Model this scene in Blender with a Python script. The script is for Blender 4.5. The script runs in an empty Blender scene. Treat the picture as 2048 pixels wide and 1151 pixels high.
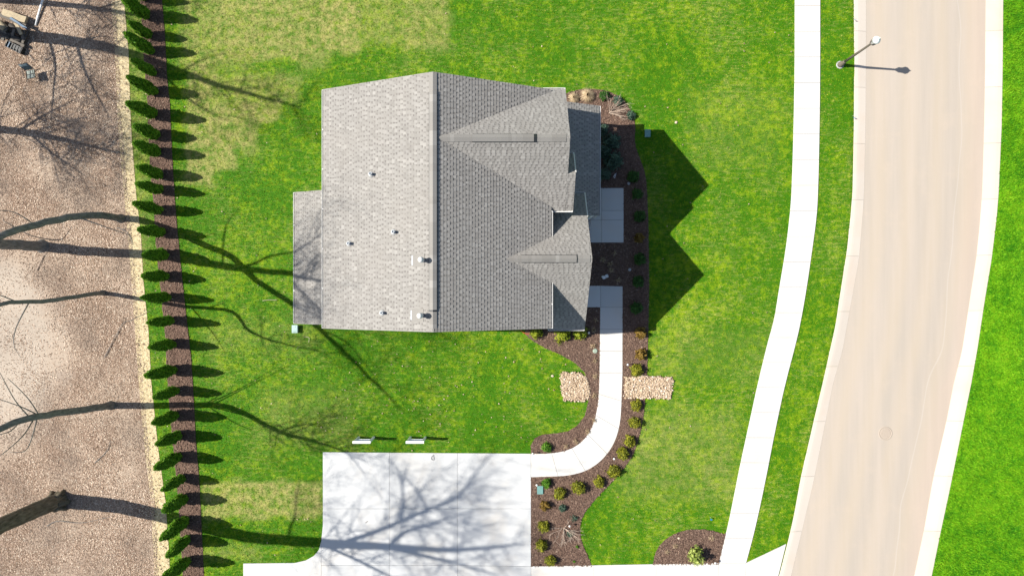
import bpy, bmesh, math, random
import numpy as np
from mathutils import Vector, Matrix

random.seed(7)
RNG = np.random.default_rng(11)
scene = bpy.context.scene
col = scene.collection

# ------------------------------------------------------------------ camera, sky, sun, exposure
S = 37.0                 # plan pixels of the survey per metre
FPX = 1400.0
H = FPX / S              # flying height of the camera, metres
cam_d = bpy.data.cameras.new('camera')
cam_d.sensor_width = 36.0
cam_d.lens = FPX / 2048.0 * 36.0
cam_d.clip_end = 3000.0
cam = bpy.data.objects.new('camera', cam_d)
cam.location = (0, 0, H)
col.objects.link(cam)
scene.camera = cam

CX, CY = 1298.0 / FPX, 106.0 / FPX          # shadow run per metre of height
sun_dir = Vector((-CX, CY, 1.0)).normalized()
world = bpy.data.worlds.new('World')
scene.world = world
world.use_nodes = True
wn = world.node_tree.nodes
wl = world.node_tree.links
for n in list(wn):
    wn.remove(n)
sky = wn.new('ShaderNodeTexSky')
sky.sky_type = 'NISHITA'
sky.sun_disc = False
sky.ozone_density = 0.85
sky.sun_elevation = math.asin(sun_dir.z)
sky.sun_rotation = math.atan2(sun_dir.x, sun_dir.y) % (2 * math.pi)
bg = wn.new('ShaderNodeBackground')
bg.inputs[1].default_value = 0.080
wo = wn.new('ShaderNodeOutputWorld')
wl.new(sky.outputs[0], bg.inputs[0])
wl.new(bg.outputs[0], wo.inputs[0])

sl = bpy.data.lights.new('sun', 'SUN')
sl.energy = 4.9
sl.angle = math.radians(0.42)
sl.color = (1.0, 0.95, 0.87)
sun = bpy.data.objects.new('sun', sl)
sun.rotation_euler = (-sun_dir).to_track_quat('-Z', 'Y').to_euler()
sun.location = (-30, 3, 40)
col.objects.link(sun)

scene.view_settings.view_transform = 'Standard'
scene.view_settings.look = 'None'
scene.view_settings.gamma = 1.0
scene.view_settings.use_curve_mapping = False
scene.view_settings.exposure = 0.90

# ------------------------------------------------------------------ helpers
def G(x, y):
    return ((x - 1024.0) / S, (575.5 - y) / S)

def at(x, y, z):
    k = (H - z) / FPX
    return Vector(((x - 1024.0) * k, (575.5 - y) * k, z))

def im(x, y, p):
    return at(x, y, p * H)

def sh(s, t, p):
    return Vector(((s - 1024.0 - 1298.0 * p) / S, -(t - 575.5 - 106.0 * p) / S, p * H))

def GP(pts):
    return [G(*p) for p in pts]

def tag(o, label=None, cat=None, group=None, kind=None):
    if label: o['label'] = label
    if cat: o['category'] = cat
    if group: o['group'] = group
    if kind: o['kind'] = kind
    return o

def link(name, mesh, mat=None, parent=None):
    o = bpy.data.objects.new(name, mesh)
    col.objects.link(o)
    if mat is not None and not mesh.materials:
        mesh.materials.append(mat)
    if parent is not None:
        o.parent = parent
    return o

def empty(name, loc=(0, 0, 0), rz=0.0):
    o = bpy.data.objects.new(name, None)
    o.empty_display_size = 0.2
    o.location = loc
    o.rotation_euler = (0, 0, rz)
    col.objects.link(o)
    return o

def copy_tree(o, parent=None):
    c = o.copy()
    col.objects.link(c)
    c.parent = parent
    for ch in o.children:
        copy_tree(ch, c)
    return c

def np_mesh(name, V, F, attrs=None, smooth=False):
    """fast mesh from numpy: V (n,3), F (m,k), attrs: name -> float per face"""
    V = np.asarray(V, dtype=np.float32)
    F = np.asarray(F, dtype=np.int32)
    me = bpy.data.meshes.new(name)
    m, k = F.shape
    me.vertices.add(len(V))
    me.vertices.foreach_set('co', V.ravel())
    me.loops.add(m * k)
    me.loops.foreach_set('vertex_index', F.ravel())
    me.polygons.add(m)
    me.polygons.foreach_set('loop_start', np.arange(0, m * k, k, dtype=np.int32))
    me.update(calc_edges=True)
    me.polygons.foreach_set('use_smooth', np.full(m, smooth, dtype=bool))
    for an, av in (attrs or {}).items():
        a = me.attributes.new(an, 'FLOAT', 'FACE')
        a.data.foreach_set('value', np.asarray(av, dtype=np.float32))
    return me

class MB:
    """collects boxes, prisms and tubes; build() links them as one mesh"""
    def __init__(self):
        self.v, self.f, self.t, self.sm = [], [], [], []
    def face(self, idx, tone=0.5, smooth=False):
        self.f.append(tuple(idx)); self.t.append(tone); self.sm.append(smooth)
    def quad(self, a, b, c, d, tone=0.5):
        n = len(self.v)
        self.v += [tuple(a), tuple(b), tuple(c), tuple(d)]
        self.face((n, n + 1, n + 2, n + 3), tone)
    def box(self, x0, x1, y0, y1, z0, z1, M=None, tone=0.5):
        n = len(self.v)
        for z in (z0, z1):
            for x, y in ((x0, y0), (x1, y0), (x1, y1), (x0, y1)):
                p = Vector((x, y, z))
                if M is not None: p = M @ p
                self.v.append(tuple(p))
        for q in ((3, 2, 1, 0), (4, 5, 6, 7), (0, 1, 5, 4), (1, 2, 6, 5), (2, 3, 7, 6), (3, 0, 4, 7)):
            self.face([n + i for i in q], tone)
        return self
    def prism(self, poly, z0, z1, tone=0.5, inset=0.0):
        a = sum(poly[i][0] * poly[(i + 1) % len(poly)][1] - poly[(i + 1) % len(poly)][0] * poly[i][1] for i in range(len(poly)))
        if a < 0: poly = poly[::-1]
        n, m = len(self.v), len(poly)
        self.v += [(x, y, z0) for x, y in poly] + [(x, y, z1) for x, y in poly]
        self.face(range(n + m, n + 2 * m), tone)
        self.face(range(n + m - 1, n - 1, -1), tone)
        for i in range(m):
            j = (i + 1) % m
            self.face((n + i, n + j, n + m + j, n + m + i), tone)
        return self
    def tube(self, pts, rad, sides=6, caps=True, tone=0.5, smooth=True):
        pts = [Vector(p) for p in pts]
        n0 = len(self.v)
        up = Vector((0.13, 0.27, 0.95))
        for i, p in enumerate(pts):
            d = (pts[min(i + 1, len(pts) - 1)] - pts[max(i - 1, 0)])
            if d.length < 1e-6: d = Vector((0, 0, 1))
            d.normalize()
            a = d.cross(up)
            if a.length < 0.05: a = d.cross(Vector((1, 0, 0)))
            a.normalize(); b = d.cross(a)
            r = rad[i] if isinstance(rad, (list, tuple)) else rad
            for k in range(sides):
                t = 2 * math.pi * k / sides
                self.v.append(tuple(p + (a * math.cos(t) + b * math.sin(t)) * r))
        for i in range(len(pts) - 1):
            for k in range(sides):
                k2 = (k + 1) % sides
                self.face((n0 + i * sides + k, n0 + (i + 1) * sides + k, n0 + (i + 1) * sides + k2, n0 + i * sides + k2), tone, smooth)
        if caps:
            self.face([n0 + k for k in range(sides)], tone)
            e = n0 + (len(pts) - 1) * sides
            self.face([e + k for k in range(sides - 1, -1, -1)], tone)
        return self
    def lathe(self, prof, sides=16, c=(0, 0, 0), tone=0.5, smooth=True):
        n0 = len(self.v)
        for r, z in prof:
            for k in range(sides):
                t = 2 * math.pi * k / sides
                self.v.append((c[0] + r * math.cos(t), c[1] + r * math.sin(t), c[2] + z))
        for i in range(len(prof) - 1):
            for k in range(sides):
                k2 = (k + 1) % sides
                self.face((n0 + i * sides + k, n0 + i * sides + k2, n0 + (i + 1) * sides + k2, n0 + (i + 1) * sides + k), tone, smooth)
        e = n0 + (len(prof) - 1) * sides
        self.face([e + k for k in range(sides)], tone)
        self.face([n0 + k for k in range(sides - 1, -1, -1)], tone)
        return self
    def mesh(self, name):
        me = bpy.data.meshes.new(name)
        me.from_pydata(self.v, [], self.f)
        me.polygons.foreach_set('use_smooth', self.sm)
        a = me.attributes.new('rnd', 'FLOAT', 'FACE')
        a.data.foreach_set('value', self.t)
        me.update()
        return me
    def build(self, name, mat, parent=None):
        return link(name, self.mesh(name), mat, parent)

def inpoly(X, Y, poly):
    r = np.zeros(len(X), dtype=bool)
    n = len(poly)
    for i in range(n):
        x0, y0 = poly[i]; x1, y1 = poly[(i + 1) % n]
        if y0 == y1: continue
        c = ((Y >= min(y0, y1)) & (Y < max(y0, y1)))
        r ^= c & (X < (x1 - x0) * (Y - y0) / (y1 - y0) + x0)
    return r

def resample(line, n):
    P = np.array(line, dtype=float)
    d = np.r_[0, np.cumsum(np.hypot(*np.diff(P, axis=0).T))]
    t = np.linspace(0, d[-1], n)
    return list(zip(np.interp(t, d, P[:, 0]), np.interp(t, d, P[:, 1])))

def smooth_line(line, it=2):
    for _ in range(it):
        out = [line[0]]
        for a, b in zip(line[:-1], line[1:]):
            out += [(a[0] * .75 + b[0] * .25, a[1] * .75 + b[1] * .25), (a[0] * .25 + b[0] * .75, a[1] * .25 + b[1] * .75)]
        out.append(line[-1])
        line = out
    return line

# ------------------------------------------------------------------ materials
class NT:
    def __init__(self, name):
        self.m = bpy.data.materials.new(name)
        self.m.use_nodes = True
        self.t = self.m.node_tree
        self.t.nodes.clear()
        self.out = self.n('ShaderNodeOutputMaterial')
    def n(self, typ, **kw):
        x = self.t.nodes.new(typ)
        for k, v in kw.items(): setattr(x, k, v)
        return x
    def l(self, a, b): self.t.links.new(a, b)
    def pos(self): return self.n('ShaderNodeNewGeometry').outputs['Position']
    def attr(self, name): return self.n('ShaderNodeAttribute', attribute_name=name).outputs['Fac']
    def map(self, vec, scale=(1, 1, 1), rot=(0, 0, 0)):
        m = self.n('ShaderNodeMapping')
        m.inputs['Scale'].default_value = scale
        m.inputs['Rotation'].default_value = rot
        self.l(vec, m.inputs[0]); return m.outputs[0]
    def noise(self, vec, scale, detail=3, rough=0.55, dist=0.0):
        x = self.n('ShaderNodeTexNoise')
        x.inputs['Scale'].default_value = scale
        x.inputs['Detail'].default_value = detail
        x.inputs['Roughness'].default_value = rough
        x.inputs['Distortion'].default_value = dist
        self.l(vec, x.inputs['Vector']); return x.outputs[0]
    def ramp(self, fac, stops):
        r = self.n('ShaderNodeValToRGB')
        e = r.color_ramp.elements
        while len(e) > 1: e.remove(e[0])
        for i, (p, c) in enumerate(stops):
            x = e[0] if i == 0 else e.new(p)
            x.position = p
            x.color = (c, c, c, 1) if isinstance(c, (int, float)) else (*c, 1)
        self.l(fac, r.inputs[0]); return r.outputs[0]
    def mix(self, fac, a, b, mode='MIX'):
        x = self.n('ShaderNodeMix', data_type='RGBA', blend_type=mode)
        for s, v in ((0, fac), (6, a), (7, b)):
            if isinstance(v, (int, float)): x.inputs[s].default_value = v
            elif isinstance(v, tuple): x.inputs[s].default_value = (*v, 1)
            else: self.l(v, x.inputs[s])
        return x.outputs[2]
    def math(self, op, a, b=0.0, clamp=False):
        x = self.n('ShaderNodeMath', operation=op, use_clamp=clamp)
        for i, v in enumerate((a, b)):
            if isinstance(v, (int, float)): x.inputs[i].default_value = v
            else: self.l(v, x.inputs[i])
        return x.outputs[0]
    def principled(self, color, rough=0.9, metal=0.0, spec=0.2, bump=None, bs=0.3, bd=0.02):
        b = self.n('ShaderNodeBsdfPrincipled')
        if isinstance(color, tuple): b.inputs['Base Color'].default_value = (*color, 1)
        else: self.l(color, b.inputs['Base Color'])
        if isinstance(rough, (int, float)): b.inputs['Roughness'].default_value = rough
        else: self.l(rough, b.inputs['Roughness'])
        b.inputs['Metallic'].default_value = metal
        b.inputs['Specular IOR Level'].default_value = spec
        if bump is not None:
            bp = self.n('ShaderNodeBump')
            bp.inputs['Strength'].default_value = bs
            bp.inputs['Distance'].default_value = bd
            self.l(bump, bp.inputs['Height'])
            self.l(bp.outputs[0], b.inputs['Normal'])
        self.l(b.outputs[0], self.out.inputs[0])
        return self.m

def grass_material(name, dark, mid, light, straw, streak=0.55, rough=1.0):
    t = NT(name)
    p = t.pos()
    big = t.noise(p, 0.16, 3, 0.6)
    med = t.noise(p, 1.1, 5, 0.7, 0.4)
    tuft = t.noise(p, 3.2, 3, 0.7)
    fine = t.noise(p, 9.0, 3, 0.7)
    rnd = t.attr('rnd')
    v = t.math('ADD', t.math('MULTIPLY', med, 0.62), t.math('MULTIPLY', big, 0.38))
    v = t.math('ADD', v, t.math('MULTIPLY', t.math('SUBTRACT', tuft, 0.5), 0.72 * rough))
    v = t.math('ADD', v, t.math('MULTIPLY', t.math('SUBTRACT', fine, 0.5), 0.30))
    v = t.math('ADD', v, t.math('MULTIPLY', t.math('SUBTRACT', rnd, 0.42), 0.40 * rough))
    c = t.ramp(v, [(0.31, dark), (0.50, mid), (0.73, light)])
    st = t.noise(t.map(p, (0.7, 2.4, 1)), 3.4, 5, 0.78)
    st2 = t.noise(p, 0.3, 2, 0.5)
    sm = t.ramp(t.math('ADD', t.math('MULTIPLY', st, 0.75), t.math('MULTIPLY', st2, 0.28)), [(0.515, 0.0), (0.64, 1.0)])
    sm = t.math('MULTIPLY', sm, t.math('ADD', t.math('MULTIPLY', rnd, 0.9), 0.25), True)
    c = t.mix(t.math('MULTIPLY', sm, streak), c, straw)
    dm = t.attr('dormant')
    dn = t.ramp(t.noise(p, 2.6, 4, 0.7), [(0.36, 0.12), (0.62, 1.0)])
    c = t.mix(t.math('MULTIPLY', t.math('MULTIPLY', dm, dn), 0.95, True), c, t.mix(fine, (0.20, 0.18, 0.04), (0.48, 0.41, 0.175)))
    return t.principled(c, 0.75, spec=0.12, bump=t.noise(p, 22, 2), bs=0.5, bd=0.03)

M = {}
M['lawn'] = grass_material('lawn grass', (0.034, 0.124, 0.001), (0.130, 0.222, 0.003), (0.250, 0.300, 0.013), (0.48, 0.41, 0.14), 0.75)
M['field'] = grass_material('field grass', (0.026, 0.135, 0.002), (0.092, 0.255, 0.003), (0.165, 0.31, 0.008), (0.20, 0.30, 0.05), 0.12, 0.5)

def mat_ground_far():
    t = NT('far turf'); p = t.pos()
    c = t.ramp(t.noise(p, 0.2, 4), [(0.35, (0.04, 0.11, 0.006)), (0.7, (0.10, 0.17, 0.02))])
    return t.principled(c, 0.9)
M['ground'] = mat_ground_far()

def mat_woodland():
    t = NT('woodland soil and leaf mould'); p = t.pos()
    a = t.noise(p, 7.0, 5, 0.75)
    b = t.noise(p, 0.35, 3, 0.6)
    c = t.ramp(a, [(0.3, (0.070, 0.046, 0.032)), (0.5, (0.20, 0.14, 0.10)), (0.72, (0.36, 0.275, 0.21))])
    c = t.mix(t.ramp(b, [(0.42, 0.0), (0.62, 0.75)]), c, (0.37, 0.295, 0.225))
    # compacted bare patch of grey soil
    q = t.n('ShaderNodeSeparateXYZ'); t.l(p, q.inputs[0])
    dx = t.math('DIVIDE', t.math('ADD', q.outputs[0], 27.4), 3.8); dy = t.math('DIVIDE', t.math('ADD', q.outputs[1], 3.2), 6.0)
    dd = t.math('ADD', t.math('ADD', t.math('MULTIPLY', dx, dx), t.math('MULTIPLY', dy, dy)), t.math('MULTIPLY', t.math('SUBTRACT', t.noise(p, 0.7, 4), 0.5), 1.6))
    c = t.mix(t.ramp(dd, [(0.25, 0.7), (1.25, 0.0)]), c, (0.385, 0.335, 0.275))
    return t.principled(c, 0.95, spec=0.1, bump=a, bs=0.6, bd=0.04)
M['woodland'] = mat_woodland()

def mat_leaf_litter():
    t = NT('dry fallen leaf'); r = t.attr('rnd')
    c = t.ramp(r, [(0.0, (0.11, 0.07, 0.043)), (0.28, (0.27, 0.183, 0.126)), (0.55, (0.40, 0.288, 0.208)), (0.8, (0.52, 0.398, 0.305)), (1.0, (0.70, 0.60, 0.47))])
    p = t.pos()
    c = t.mix(t.ramp(t.noise(p, 0.3, 4, 0.6), [(0.46, 0.0), (0.66, 0.75)]), c, (0.165, 0.128, 0.102))
    return t.principled(c, 0.85, spec=0.12)
M['leaf_litter'] = mat_leaf_litter()

def mat_straw():
    t = NT('dead straw grass'); p = t.pos()
    a = t.noise(p, 9, 4, 0.7)
    c = t.ramp(a, [(0.3, (0.30, 0.235, 0.125)), (0.55, (0.50, 0.415, 0.255)), (0.75, (0.60, 0.52, 0.36))])
    return t.principled(c, 0.9, spec=0.1, bump=a, bs=0.5, bd=0.03)
M['straw'] = mat_straw()

def mat_straw_blade():
    t = NT('straw blades'); r = t.attr('rnd')
    c = t.ramp(r, [(0.0, (0.28, 0.215, 0.11)), (0.5, (0.52, 0.43, 0.27)), (1.0, (0.66, 0.58, 0.41))])
    return t.principled(c, 0.8, spec=0.15)
M['straw_blade'] = mat_straw_blade()

def mat_mulch():
    t = NT('shredded bark mulch'); p = t.pos()
    a = t.noise(p, 16, 4, 0.75)
    b = t.noise(p, 0.7, 3)
    c = t.ramp(a, [(0.3, (0.060, 0.036, 0.030)), (0.55, (0.125, 0.079, 0.058)), (0.78, (0.20, 0.135, 0.10))])
    c = t.mix(t.math('MULTIPLY', b, 0.35), c, (0.16, 0.110, 0.084))
    return t.principled(c, 0.95, spec=0.1, bump=a, bs=0.7, bd=0.03)
M['mulch'] = mat_mulch()

def mat_chip():
    t = NT('bark chip'); r = t.attr('rnd')
    c = t.ramp(r, [(0.0, (0.055, 0.033, 0.027)), (0.6, (0.138, 0.088, 0.064)), (0.93, (0.21, 0.142, 0.105)), (1.0, (0.34, 0.26, 0.20))])
    return t.principled(c, 0.85, spec=0.15)
M['chip'] = mat_chip()

def mat_concrete(name, base, stain, amt, obj_var=0.05):
    t = NT(name); p = t.pos()
    a = t.noise(p, 1.1, 5, 0.65)
    f = t.noise(p, 26, 3, 0.7)
    s = t.ramp(t.noise(p, 0.45, 4, 0.6, 0.5), [(0.5, 0.0), (0.72, 1.0)])
    c = t.mix(t.math('MULTIPLY', a, 0.35), base, tuple(x * 0.86 for x in base))
    c = t.mix(t.math('MULTIPLY', s, amt), c, stain)
    c = t.mix(t.math('MULTIPLY', f, 0.16), c, tuple(x * 0.72 for x in base))
    oi = t.n('ShaderNodeObjectInfo').outputs['Random']
    br = t.math('ADD', 1.0 - obj_var, t.math('MULTIPLY', oi, 2 * obj_var))
    c = t.mix(1.0, c, br, 'MULTIPLY')
    return t.principled(c, 0.85, spec=0.25, bump=f, bs=0.15, bd=0.005)
M['drive'] = mat_concrete('driveway concrete', (0.465, 0.47, 0.465), (0.47, 0.42, 0.35), 0.45)
M['walk'] = mat_concrete('sidewalk concrete', (0.50, 0.488, 0.462), (0.52, 0.44, 0.35), 0.4)
M['kerb'] = mat_concrete('kerb concrete', (0.50, 0.445, 0.38), (0.50, 0.385, 0.285), 0.4)
M['joint'] = mat_concrete('joint filler', (0.13, 0.12, 0.105), (0.15, 0.11, 0.08), 0.3, 0.0)

def mat_road():
    t = NT('worn pale asphalt'); p = t.pos()
    # tyre tracks follow the road's own across-road coordinate stored on the mesh
    u = t.attr('across')
    wav = t.n('ShaderNodeMath', operation='SINE')
    t.l(t.math('ADD', t.math('MULTIPLY', u, 26.0), t.math('MULTIPLY', t.noise(p, 0.12, 2), 3.0)), wav.inputs[0])
    tr = t.math('ADD', t.math('MULTIPLY', wav.outputs[0], 0.5), 0.5)
    long = t.noise(t.map(p, (2.2, 0.12, 1)), 1.0, 4, 0.6)
    f = t.noise(p, 30, 3, 0.7)
    c = t.mix(t.math('MULTIPLY', tr, 0.55), (0.368, 0.312, 0.245), (0.310, 0.281, 0.248))
    c = t.mix(t.ramp(long, [(0.38, 0.0), (0.7, 0.7)]), c, (0.395, 0.338, 0.282))
    c = t.mix(t.math('MULTIPLY', t.ramp(t.noise(p, 0.7, 4, 0.7), [(0.55, 0.0), (0.75, 1.0)]), 0.35), c, (0.42, 0.345, 0.27))
    c = t.mix(t.math('MULTIPLY', f, 0.22), c, (0.24, 0.21, 0.18))
    # dried run-off stain near the far gutter
    d = t.math('ADD', u, t.math('MULTIPLY', t.math('SUBTRACT', t.noise(t.map(p, (0.2, 0.16, 1)), 1.0, 2, 0.4), 0.5), 0.22))
    band = t.ramp(d, [(0.778, 0.0), (0.783, 1.0), (0.790, 0.0)])
    c = t.mix(t.math('MULTIPLY', band, 0.32), c, (0.47, 0.44, 0.40))
    band2 = t.ramp(d, [(0.82, 0.0), (0.93, 1.0)])
    c = t.mix(t.math('MULTIPLY', band2, 0.3), c, (0.45, 0.34, 0.26))
    return t.principled(c, 0.85, spec=0.25, bump=f, bs=0.2, bd=0.006)
M['road'] = mat_road()

def mat_shingle():
    t = NT('asphalt shingle granules'); p = t.pos()
    r = t.attr('rnd')
    f = t.noise(p, 40, 2, 0.7)
    big = t.noise(p, 0.5, 3)
    c = t.ramp(r, [(0.0, (0.118, 0.110, 0.104)), (0.2, (0.145, 0.136, 0.128)), (0.4, (0.202, 0.193, 0.178)), (0.75, (0.250, 0.240, 0.223)), (1.0, (0.300, 0.289, 0.268))])
    c = t.mix(t.math('MULTIPLY', f, 0.25), c, (0.16, 0.145, 0.13))
    c = t.mix(t.ramp(big, [(0.45, 0.0), (0.7, 0.25)]), c, (0.235, 0.218, 0.195))
    return t.principled(c, 0.95, spec=0.1, bump=f, bs=0.2, bd=0.004)
M['shingle'] = mat_shingle()

def plain(name, c, rough=0.5, metal=0.0, spec=0.4, var=0.12, scale=6.0):
    t = NT(name); p = t.pos()
    n = t.noise(p, scale, 4, 0.65)
    cc = t.mix(n, tuple(x * (1 - var) for x in c), tuple(min(1, x * (1 + var)) for x in c))
    return t.principled(cc, rough, metal, spec, bump=n, bs=0.05, bd=0.004)
M['white_metal'] = plain('white painted metal', (0.62, 0.61, 0.58), 0.4, var=0.05)
M['white_wood'] = plain('white painted timber', (0.78, 0.78, 0.78), 0.5, var=0.05)
M['siding'] = plain('pale grey siding', (0.46, 0.47, 0.47), 0.7, var=0.06)
M['glass'] = plain('window glass', (0.03, 0.04, 0.05), 0.05, spec=0.8)
M['door_paint'] = plain('dark door paint', (0.06, 0.035, 0.03), 0.45)
M['dark_metal'] = plain('dark bronze metal', (0.055, 0.046, 0.040), 0.45, var=0.2)
M['post_metal'] = plain('weathered bronze post', (0.14, 0.115, 0.095), 0.5, var=0.25)
M['lamp_lid'] = plain('white lantern lid', (0.62, 0.66, 0.64), 0.45, var=0.12)
M['galv'] = plain('galvanised steel', (0.50, 0.53, 0.55), 0.4, 0.3, var=0.15)
M['teal'] = plain('faded teal plastic', (0.115, 0.235, 0.215), 0.6, var=0.25, scale=14)
M['pale_teal'] = plain('bleached teal plastic', (0.30, 0.42, 0.39), 0.6, var=0.25, scale=14)
M['pale_green'] = plain('bleached green plastic', (0.26, 0.32, 0.25), 0.6, var=0.2)
M['grey_plastic'] = plain('grey plastic', (0.34, 0.34, 0.33), 0.6)
M['white_plastic'] = plain('white plastic', (0.70, 0.70, 0.68), 0.5, var=0.06)
M['blue_plastic'] = plain('blue marker', (0.02, 0.22, 0.45), 0.5)
M['black_plastic'] = plain('black plastic', (0.018, 0.020, 0.022), 0.5, var=0.3)
M['hose'] = plain('orange red hose', (0.50, 0.085, 0.03), 0.5)
M['iron'] = plain('worn cast iron and dust', (0.335, 0.28, 0.225), 0.8, var=0.2, scale=18)
M['wood_pale'] = plain('bleached split wood', (0.34, 0.275, 0.175), 0.8, var=0.4, scale=9)
M['wood_grey'] = plain('weathered grey wood', (0.115, 0.10, 0.082), 0.85, var=0.45, scale=9)
M['wood_dark'] = plain('wet dark wood', (0.04, 0.035, 0.03), 0.8, var=0.5, scale=9)
M['tarp'] = plain('blue grey sheet metal', (0.05, 0.10, 0.16), 0.5, var=0.3)
M['sling'] = plain('faded grey green fabric', (0.22, 0.25, 0.225), 0.8, var=0.15)
M['sling_dark'] = plain('slate blue fabric', (0.085, 0.12, 0.14), 0.8, var=0.15)

def mat_bark(name, a, b):
    t = NT(name); p = t.pos()
    n = t.noise(t.map(p, (9, 9, 2.2)), 1.0, 5, 0.75)
    g = t.noise(p, 1.3, 3)
    c = t.ramp(n, [(0.3, a), (0.7, b)])
    c = t.mix(t.ramp(g, [(0.5, 0.0), (0.75, 0.35)]), c, (0.14, 0.135, 0.10))
    return t.principled(c, 0.95, spec=0.1, bump=n, bs=0.9, bd=0.05)
M['bark'] = mat_bark('grey brown bark', (0.10, 0.092, 0.084), (0.30, 0.28, 0.255))
M['bark_mossy'] = mat_bark('mossy furrowed bark', (0.045, 0.040, 0.026), (0.225, 0.19, 0.135))
M['twig'] = plain('pale dry twig', (0.40, 0.315, 0.25), 0.8, var=0.2)
M['stem'] = plain('brown stem', (0.075, 0.05, 0.035), 0.85, var=0.2)

def mat_leaf(name, dark, mid, light, sub=0.12):
    t = NT(name)
    r = t.attr('rnd')
    p = t.pos()
    v = t.math('ADD', t.math('MULTIPLY', r, 0.75), t.math('MULTIPLY', t.noise(p, 4, 2), 0.25))
    c = t.ramp(v, [(0.1, dark), (0.5, mid), (0.9, light)])
    b = t.n('ShaderNodeBsdfPrincipled')
    t.l(c, b.inputs['Base Color'])
    b.inputs['Roughness'].default_value = 0.6
    b.inputs['Specular IOR Level'].default_value = 0.2
    tr = t.n('ShaderNodeBsdfTranslucent')
    t.l(c, tr.inputs[0])
    mx = t.n('ShaderNodeMixShader')
    mx.inputs[0].default_value = sub
    t.l(b.outputs[0], mx.inputs[1]); t.l(tr.outputs[0], mx.inputs[2])
    t.l(mx.outputs[0], t.out.inputs[0])
    return t.m
M['arbor'] = mat_leaf('arborvitae foliage', (0.040, 0.135, 0.007), (0.115, 0.28, 0.014), (0.24, 0.38, 0.03), 0.42)
M['sh_gold'] = mat_leaf('golden green leaves', (0.060, 0.075, 0.006), (0.165, 0.175, 0.011), (0.34, 0.31, 0.025))
M['sh_orange'] = mat_leaf('coppery gold leaves', (0.075, 0.045, 0.010), (0.19, 0.12, 0.022), (0.34, 0.22, 0.05))
M['sh_green'] = mat_leaf('fresh green leaves', (0.03, 0.09, 0.006), (0.075, 0.19, 0.012), (0.15, 0.29, 0.025))
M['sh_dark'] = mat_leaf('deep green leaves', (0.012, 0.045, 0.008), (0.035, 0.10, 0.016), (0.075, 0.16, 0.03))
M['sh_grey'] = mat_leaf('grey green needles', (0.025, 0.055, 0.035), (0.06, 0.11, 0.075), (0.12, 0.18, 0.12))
M['sh_yellow'] = mat_leaf('yellow green leaves', (0.06, 0.10, 0.006), (0.18, 0.23, 0.012), (0.36, 0.36, 0.03))
M['sh_lime'] = mat_leaf('pale lime leaves', (0.10, 0.15, 0.02), (0.24, 0.29, 0.06), (0.42, 0.46, 0.15))
M['dry_grass'] = mat_leaf('dry ornamental grass', (0.20, 0.14, 0.075), (0.38, 0.28, 0.165), (0.55, 0.43, 0.28))

def mat_stone():
    t = NT('river stone'); r = t.attr('rnd')
    c = t.ramp(r, [(0.0, (0.17, 0.105, 0.07)), (0.2, (0.32, 0.23, 0.155)), (0.5, (0.39, 0.295, 0.195)), (0.8, (0.47, 0.365, 0.255)), (1.0, (0.60, 0.51, 0.42))])
    return t.principled(c, 0.75, spec=0.3)
M['stone'] = mat_stone()
M['gravel_base'] = plain('sandy gravel base', (0.27, 0.19, 0.12), 0.95, var=0.35, scale=12)

# ------------------------------------------------------------------ plan outlines (survey pixels, y down)
KL_OUT = [(1709, -500), (1708, 0), (1709, 128), (1708, 250), (1705, 384), (1701, 434), (1694, 500), (1683, 570), (1671, 650), (1645, 767), (1630, 830), (1617, 887), (1603, 947), (1587, 1034), (1577, 1077), (1558, 1151), (1500, 1380), (1430, 1700)]
KL_IN = [(1735, -500), (1733, 0), (1733, 128), (1732, 250), (1729, 384), (1726, 434), (1719, 517), (1704, 601), (1686, 700), (1667, 767), (1649, 857), (1627, 967), (1607, 1051), (1583, 1151), (1525, 1380), (1455, 1700)]
KR_IN = [(1976, -500), (1973, 0), (1972, 128), (1970, 250), (1966, 384), (1961, 450), (1954, 517), (1941, 601), (1926, 700), (1909, 767), (1894, 844), (1867, 960), (1850, 1057), (1830, 1151), (1778, 1380), (1705, 1700)]
KR_OUT = [(2010, -500), (2006, 0), (2005, 128), (2003, 250), (1997, 384), (1993, 434), (1983, 517), (1969, 601), (1954, 700), (1942, 767), (1925, 850), (1900, 974), (1880, 1067), (1863, 1151), (1812, 1380), (1740, 1700)]
SW_L = [(1592, -500), (1589, 0), (1589, 128), (1587, 250), (1583, 384), (1579, 434), (1571, 500), (1559, 570), (1548, 640), (1536, 680), (1515, 767), (1497, 850), (1480, 927), (1463, 1014), (1453, 1061), (1437, 1124)]
SW_R = [(1642, -500), (1640, 0), (1640, 128), (1639, 250), (1636, 384), (1633, 434), (1624, 500), (1614, 570), (1601, 645), (1590, 692), (1570, 767), (1550, 860), (1530, 964), (1510, 1057), (1492, 1124)]
STRAW_L = [(205, -450), (222, 0), (230, 100), (236, 250), (248, 384), (260, 520), (270, 660), (278, 767), (290, 900), (302, 1000), (309, 1151), (330, 1600)]
STRAW_R = [(232, -450), (248, 0), (257, 100), (262, 250), (272, 384), (282, 470), (287, 560), (297, 660), (303, 767), (317, 900), (331, 1000), (338, 1100), (340, 1151), (362, 1600)]
MS_L = [(262, -450), (281, 0), (284, 45), (288, 115), (295, 200), (298, 285), (302, 360), (307, 400), (312, 480), (317, 540), (322, 580), (325, 615), (330, 660), (333, 720), (338, 800), (348, 900), (357, 1000), (362, 1080), (366, 1151), (385, 1500)]
MS_R = [(303, -450), (324, 0), (330, 70), (334, 150), (340, 210), (345, 320), (349, 384), (350, 400), (354, 450), (362, 530), (368, 590), (375, 650), (382, 710), (386, 768), (392, 880), (398, 950), (402, 1020), (405, 1090), (408, 1151), (424, 1500)]
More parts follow.
